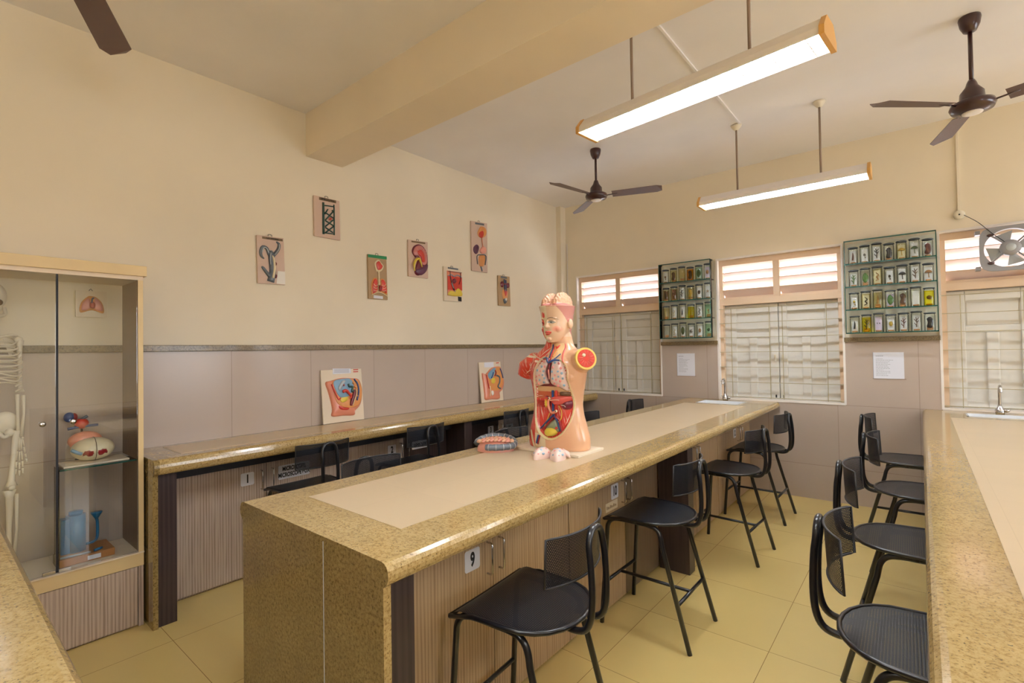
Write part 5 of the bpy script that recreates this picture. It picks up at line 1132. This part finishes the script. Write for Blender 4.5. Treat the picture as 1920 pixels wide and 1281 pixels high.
TW([TQ(548, 635), TQ(480, 710), TQ(392, 805)], .0048, .012, 'blue', 'iliac_vein'); TW([TQ(560, 655), TQ(500, 730), TQ(425, 815)], .0044, .014, 'dred', 'iliac_artery'); TW([TQ(565, 640), TQ(615, 720), TQ(648, 850)], .0046, .012, 'blue', 'iliac_vein'); TW([TQ(580, 640), TQ(640, 710), TQ(668, 850)], .0044, .013, 'dred', 'iliac_artery')
TB([TQ(560, 690), TQ(590, 700), TQ(635, 790), TQ(630, 850), TQ(540, 860), TQ(455, 810), TQ(500, 740)], .002, .016, 'olive', 'sigmoid_colon'); TB([TQ(590, 800), TQ(605, 782), TQ(620, 800), TQ(605, 820)], .014, .008, 'red', 'colon_cut')
TB([TQ(450, 840), TQ(475, 800), TQ(540, 790), TQ(600, 820), TQ(608, 870), TQ(570, 905), TQ(500, 910), TQ(460, 885)], .004, .032, 'yellow', 'bladder')
TW([TQ(372, 890), TQ(355, 950), TQ(345, 1000)], .005, .004, 'blue', 'thigh_vein'); TW([TQ(395, 895), TQ(380, 950), TQ(362, 1010)], .0042, .004, 'dred', 'thigh_artery')
b = MB()
for k in range(9):
    z = 1.40-.019*k; hit = min((abs(p[1]-z), p[0]) for p in OP if p[0] < -.02)[1]; b.ell((TX+hit+.010, tf(hit+.010, z, 0).y-.002, z), (.004, .003, .004), 'white', 8, 6)
    hit = min((abs(p[1]-z), p[0]) for p in OP if p[0] > .02)[1]; b.ell((TX+hit-.010, tf(hit-.010, z, 0).y-.002, z), (.004, .003, .004), 'white', 8, 6)
b.build('rib_end', TOR, kind='stuff')

# ================================================================== loose organs on the bench
t_ = thing('intestine_model', (-1.865, 2.14, .922), 'loose intestine model with grey segmented rim lying left of the torso', 'anatomy model')
u0 = Vector((.78, .62, 0)).normalized(); v0 = Vector((-.62, .78, 0)); IC = Vector((-1.878, 2.108, .922))
IF = lambda a, c, h: IC+u0*a+v0*c+Vector((0, 0, h))
b = MB(); blob(b, IF, [(.105*cos(k*pi/8), .078*sin(k*pi/8)) for k in range(16)], 0, .064, 'gut pink', rings=8, p=2.4); b.build('mesentery', t_)
P = [(.108*cos(a), .080*sin(a)) for a in [radians(-118+k*21) for k in range(15)]]
b = MB(); pc = cat(P, 4)
b.tube([IF(q.x, q.y, .030+.36*max(0, q.y+.02)) for q in pc], [.0165+.002*abs(sin(k*.8)) for k in range(len(pc))], 'grey', 12)
for k in range(2, len(pc)-2, 4):
    q = pc[k]; d = (pc[k+1]-pc[k-1]).normalized(); nn = Vector((d.y, -d.x)); b.tube([IF(q.x+nn.x*.0182*cos(a), q.y+nn.y*.0182*cos(a), .030+.36*max(0, q.y+.02)+.0182*sin(a)) for a in [pi*2*j/10 for j in range(10)]], .0013, 'white', 5, True)
b.build('colon', t_, label='grey segmented colon with white bands')
b = MB()
for k in range(9):
    x_ = -.088+.022*k; ln = .066*sqrt(max(.08, 1-(x_/.098)**2)); hz = .064-.16*abs(x_)*abs(x_)/.1
    worm(b, IF, [(x_-.004, -ln*1.05), (x_+.010, -ln*.55), (x_-.009, -ln*.1), (x_+.009, ln*.4), (x_-.002, ln)], [.006, .010, .0105, .010, .006], hz, 'gut pink' if k % 2 else 'brainc', sm=4)
b.build('small_intestine', t_)
b = MB()
for k in range(8):
    x_ = -.075+.0215*k; worm(b, IF, [(x_, -.030), (x_+.006, 0), (x_-.003, .034)], .0022, .0735-.16*x_*x_/.1, 'orange', sm=3)
b.build('intestine_fold', t_)
for nm, cx_, cy_, rz_ in (('left', -1.552, 2.115, radians(8)), ('right', -1.468, 2.135, radians(30))):
    t_ = thing('lung_cover_model', (cx_, cy_, .922), 'loose spotted lung piece lying at the %s in front of the torso board' % ('left' if nm == 'left' else 'right'), 'anatomy model', 'loose spotted lung pieces in front of the torso')
    c, s = cos(rz_), sin(rz_); f = lambda a, b_, h: Vector((cx_+a*c-b_*s, cy_+a*s+b_*c, .922+h))
    sh = [(-.012, -.080), (.010, -.076), (.034, -.034), (.041, .010), (.026, .045), (-.014, .050), (-.038, .022), (-.040, -.028)]
    b = MB(); blob(b, f, sh, 0, .054, 'lung', rings=9, p=2.2)
    k_ = -1 if nm == 'left' else 1
    b.tube([f(k_*.02, .03, .025), f(k_*.045, .02, .020), f(k_*.062, -.005, .008)], [.022, .016, .004], 'lung', 12)
    P = [tuple(q) for q in cat(sh, 4, True)]; got = []; cc_ = (0, -.008)
    for rr_, nn_ in ((.0, 1), (.5, 5), (.84, 8)):
      for kk_ in range(nn_):
        a_ = 2*pi*kk_/nn_+rr_*3; q = (.036*rr_*cos(a_), -.010+.062*rr_*sin(a_))
        got.append(q); h = .0548*(max(0, 1-rr_**2.2))**(1/2.2)
        b.ell(f(q[0], q[1], h-.0045), (.0092, .0092, .0062), ('dotpink', 'dotblue')[len(got) % 2], 10, 6)
    b.build('lung_piece', t_)
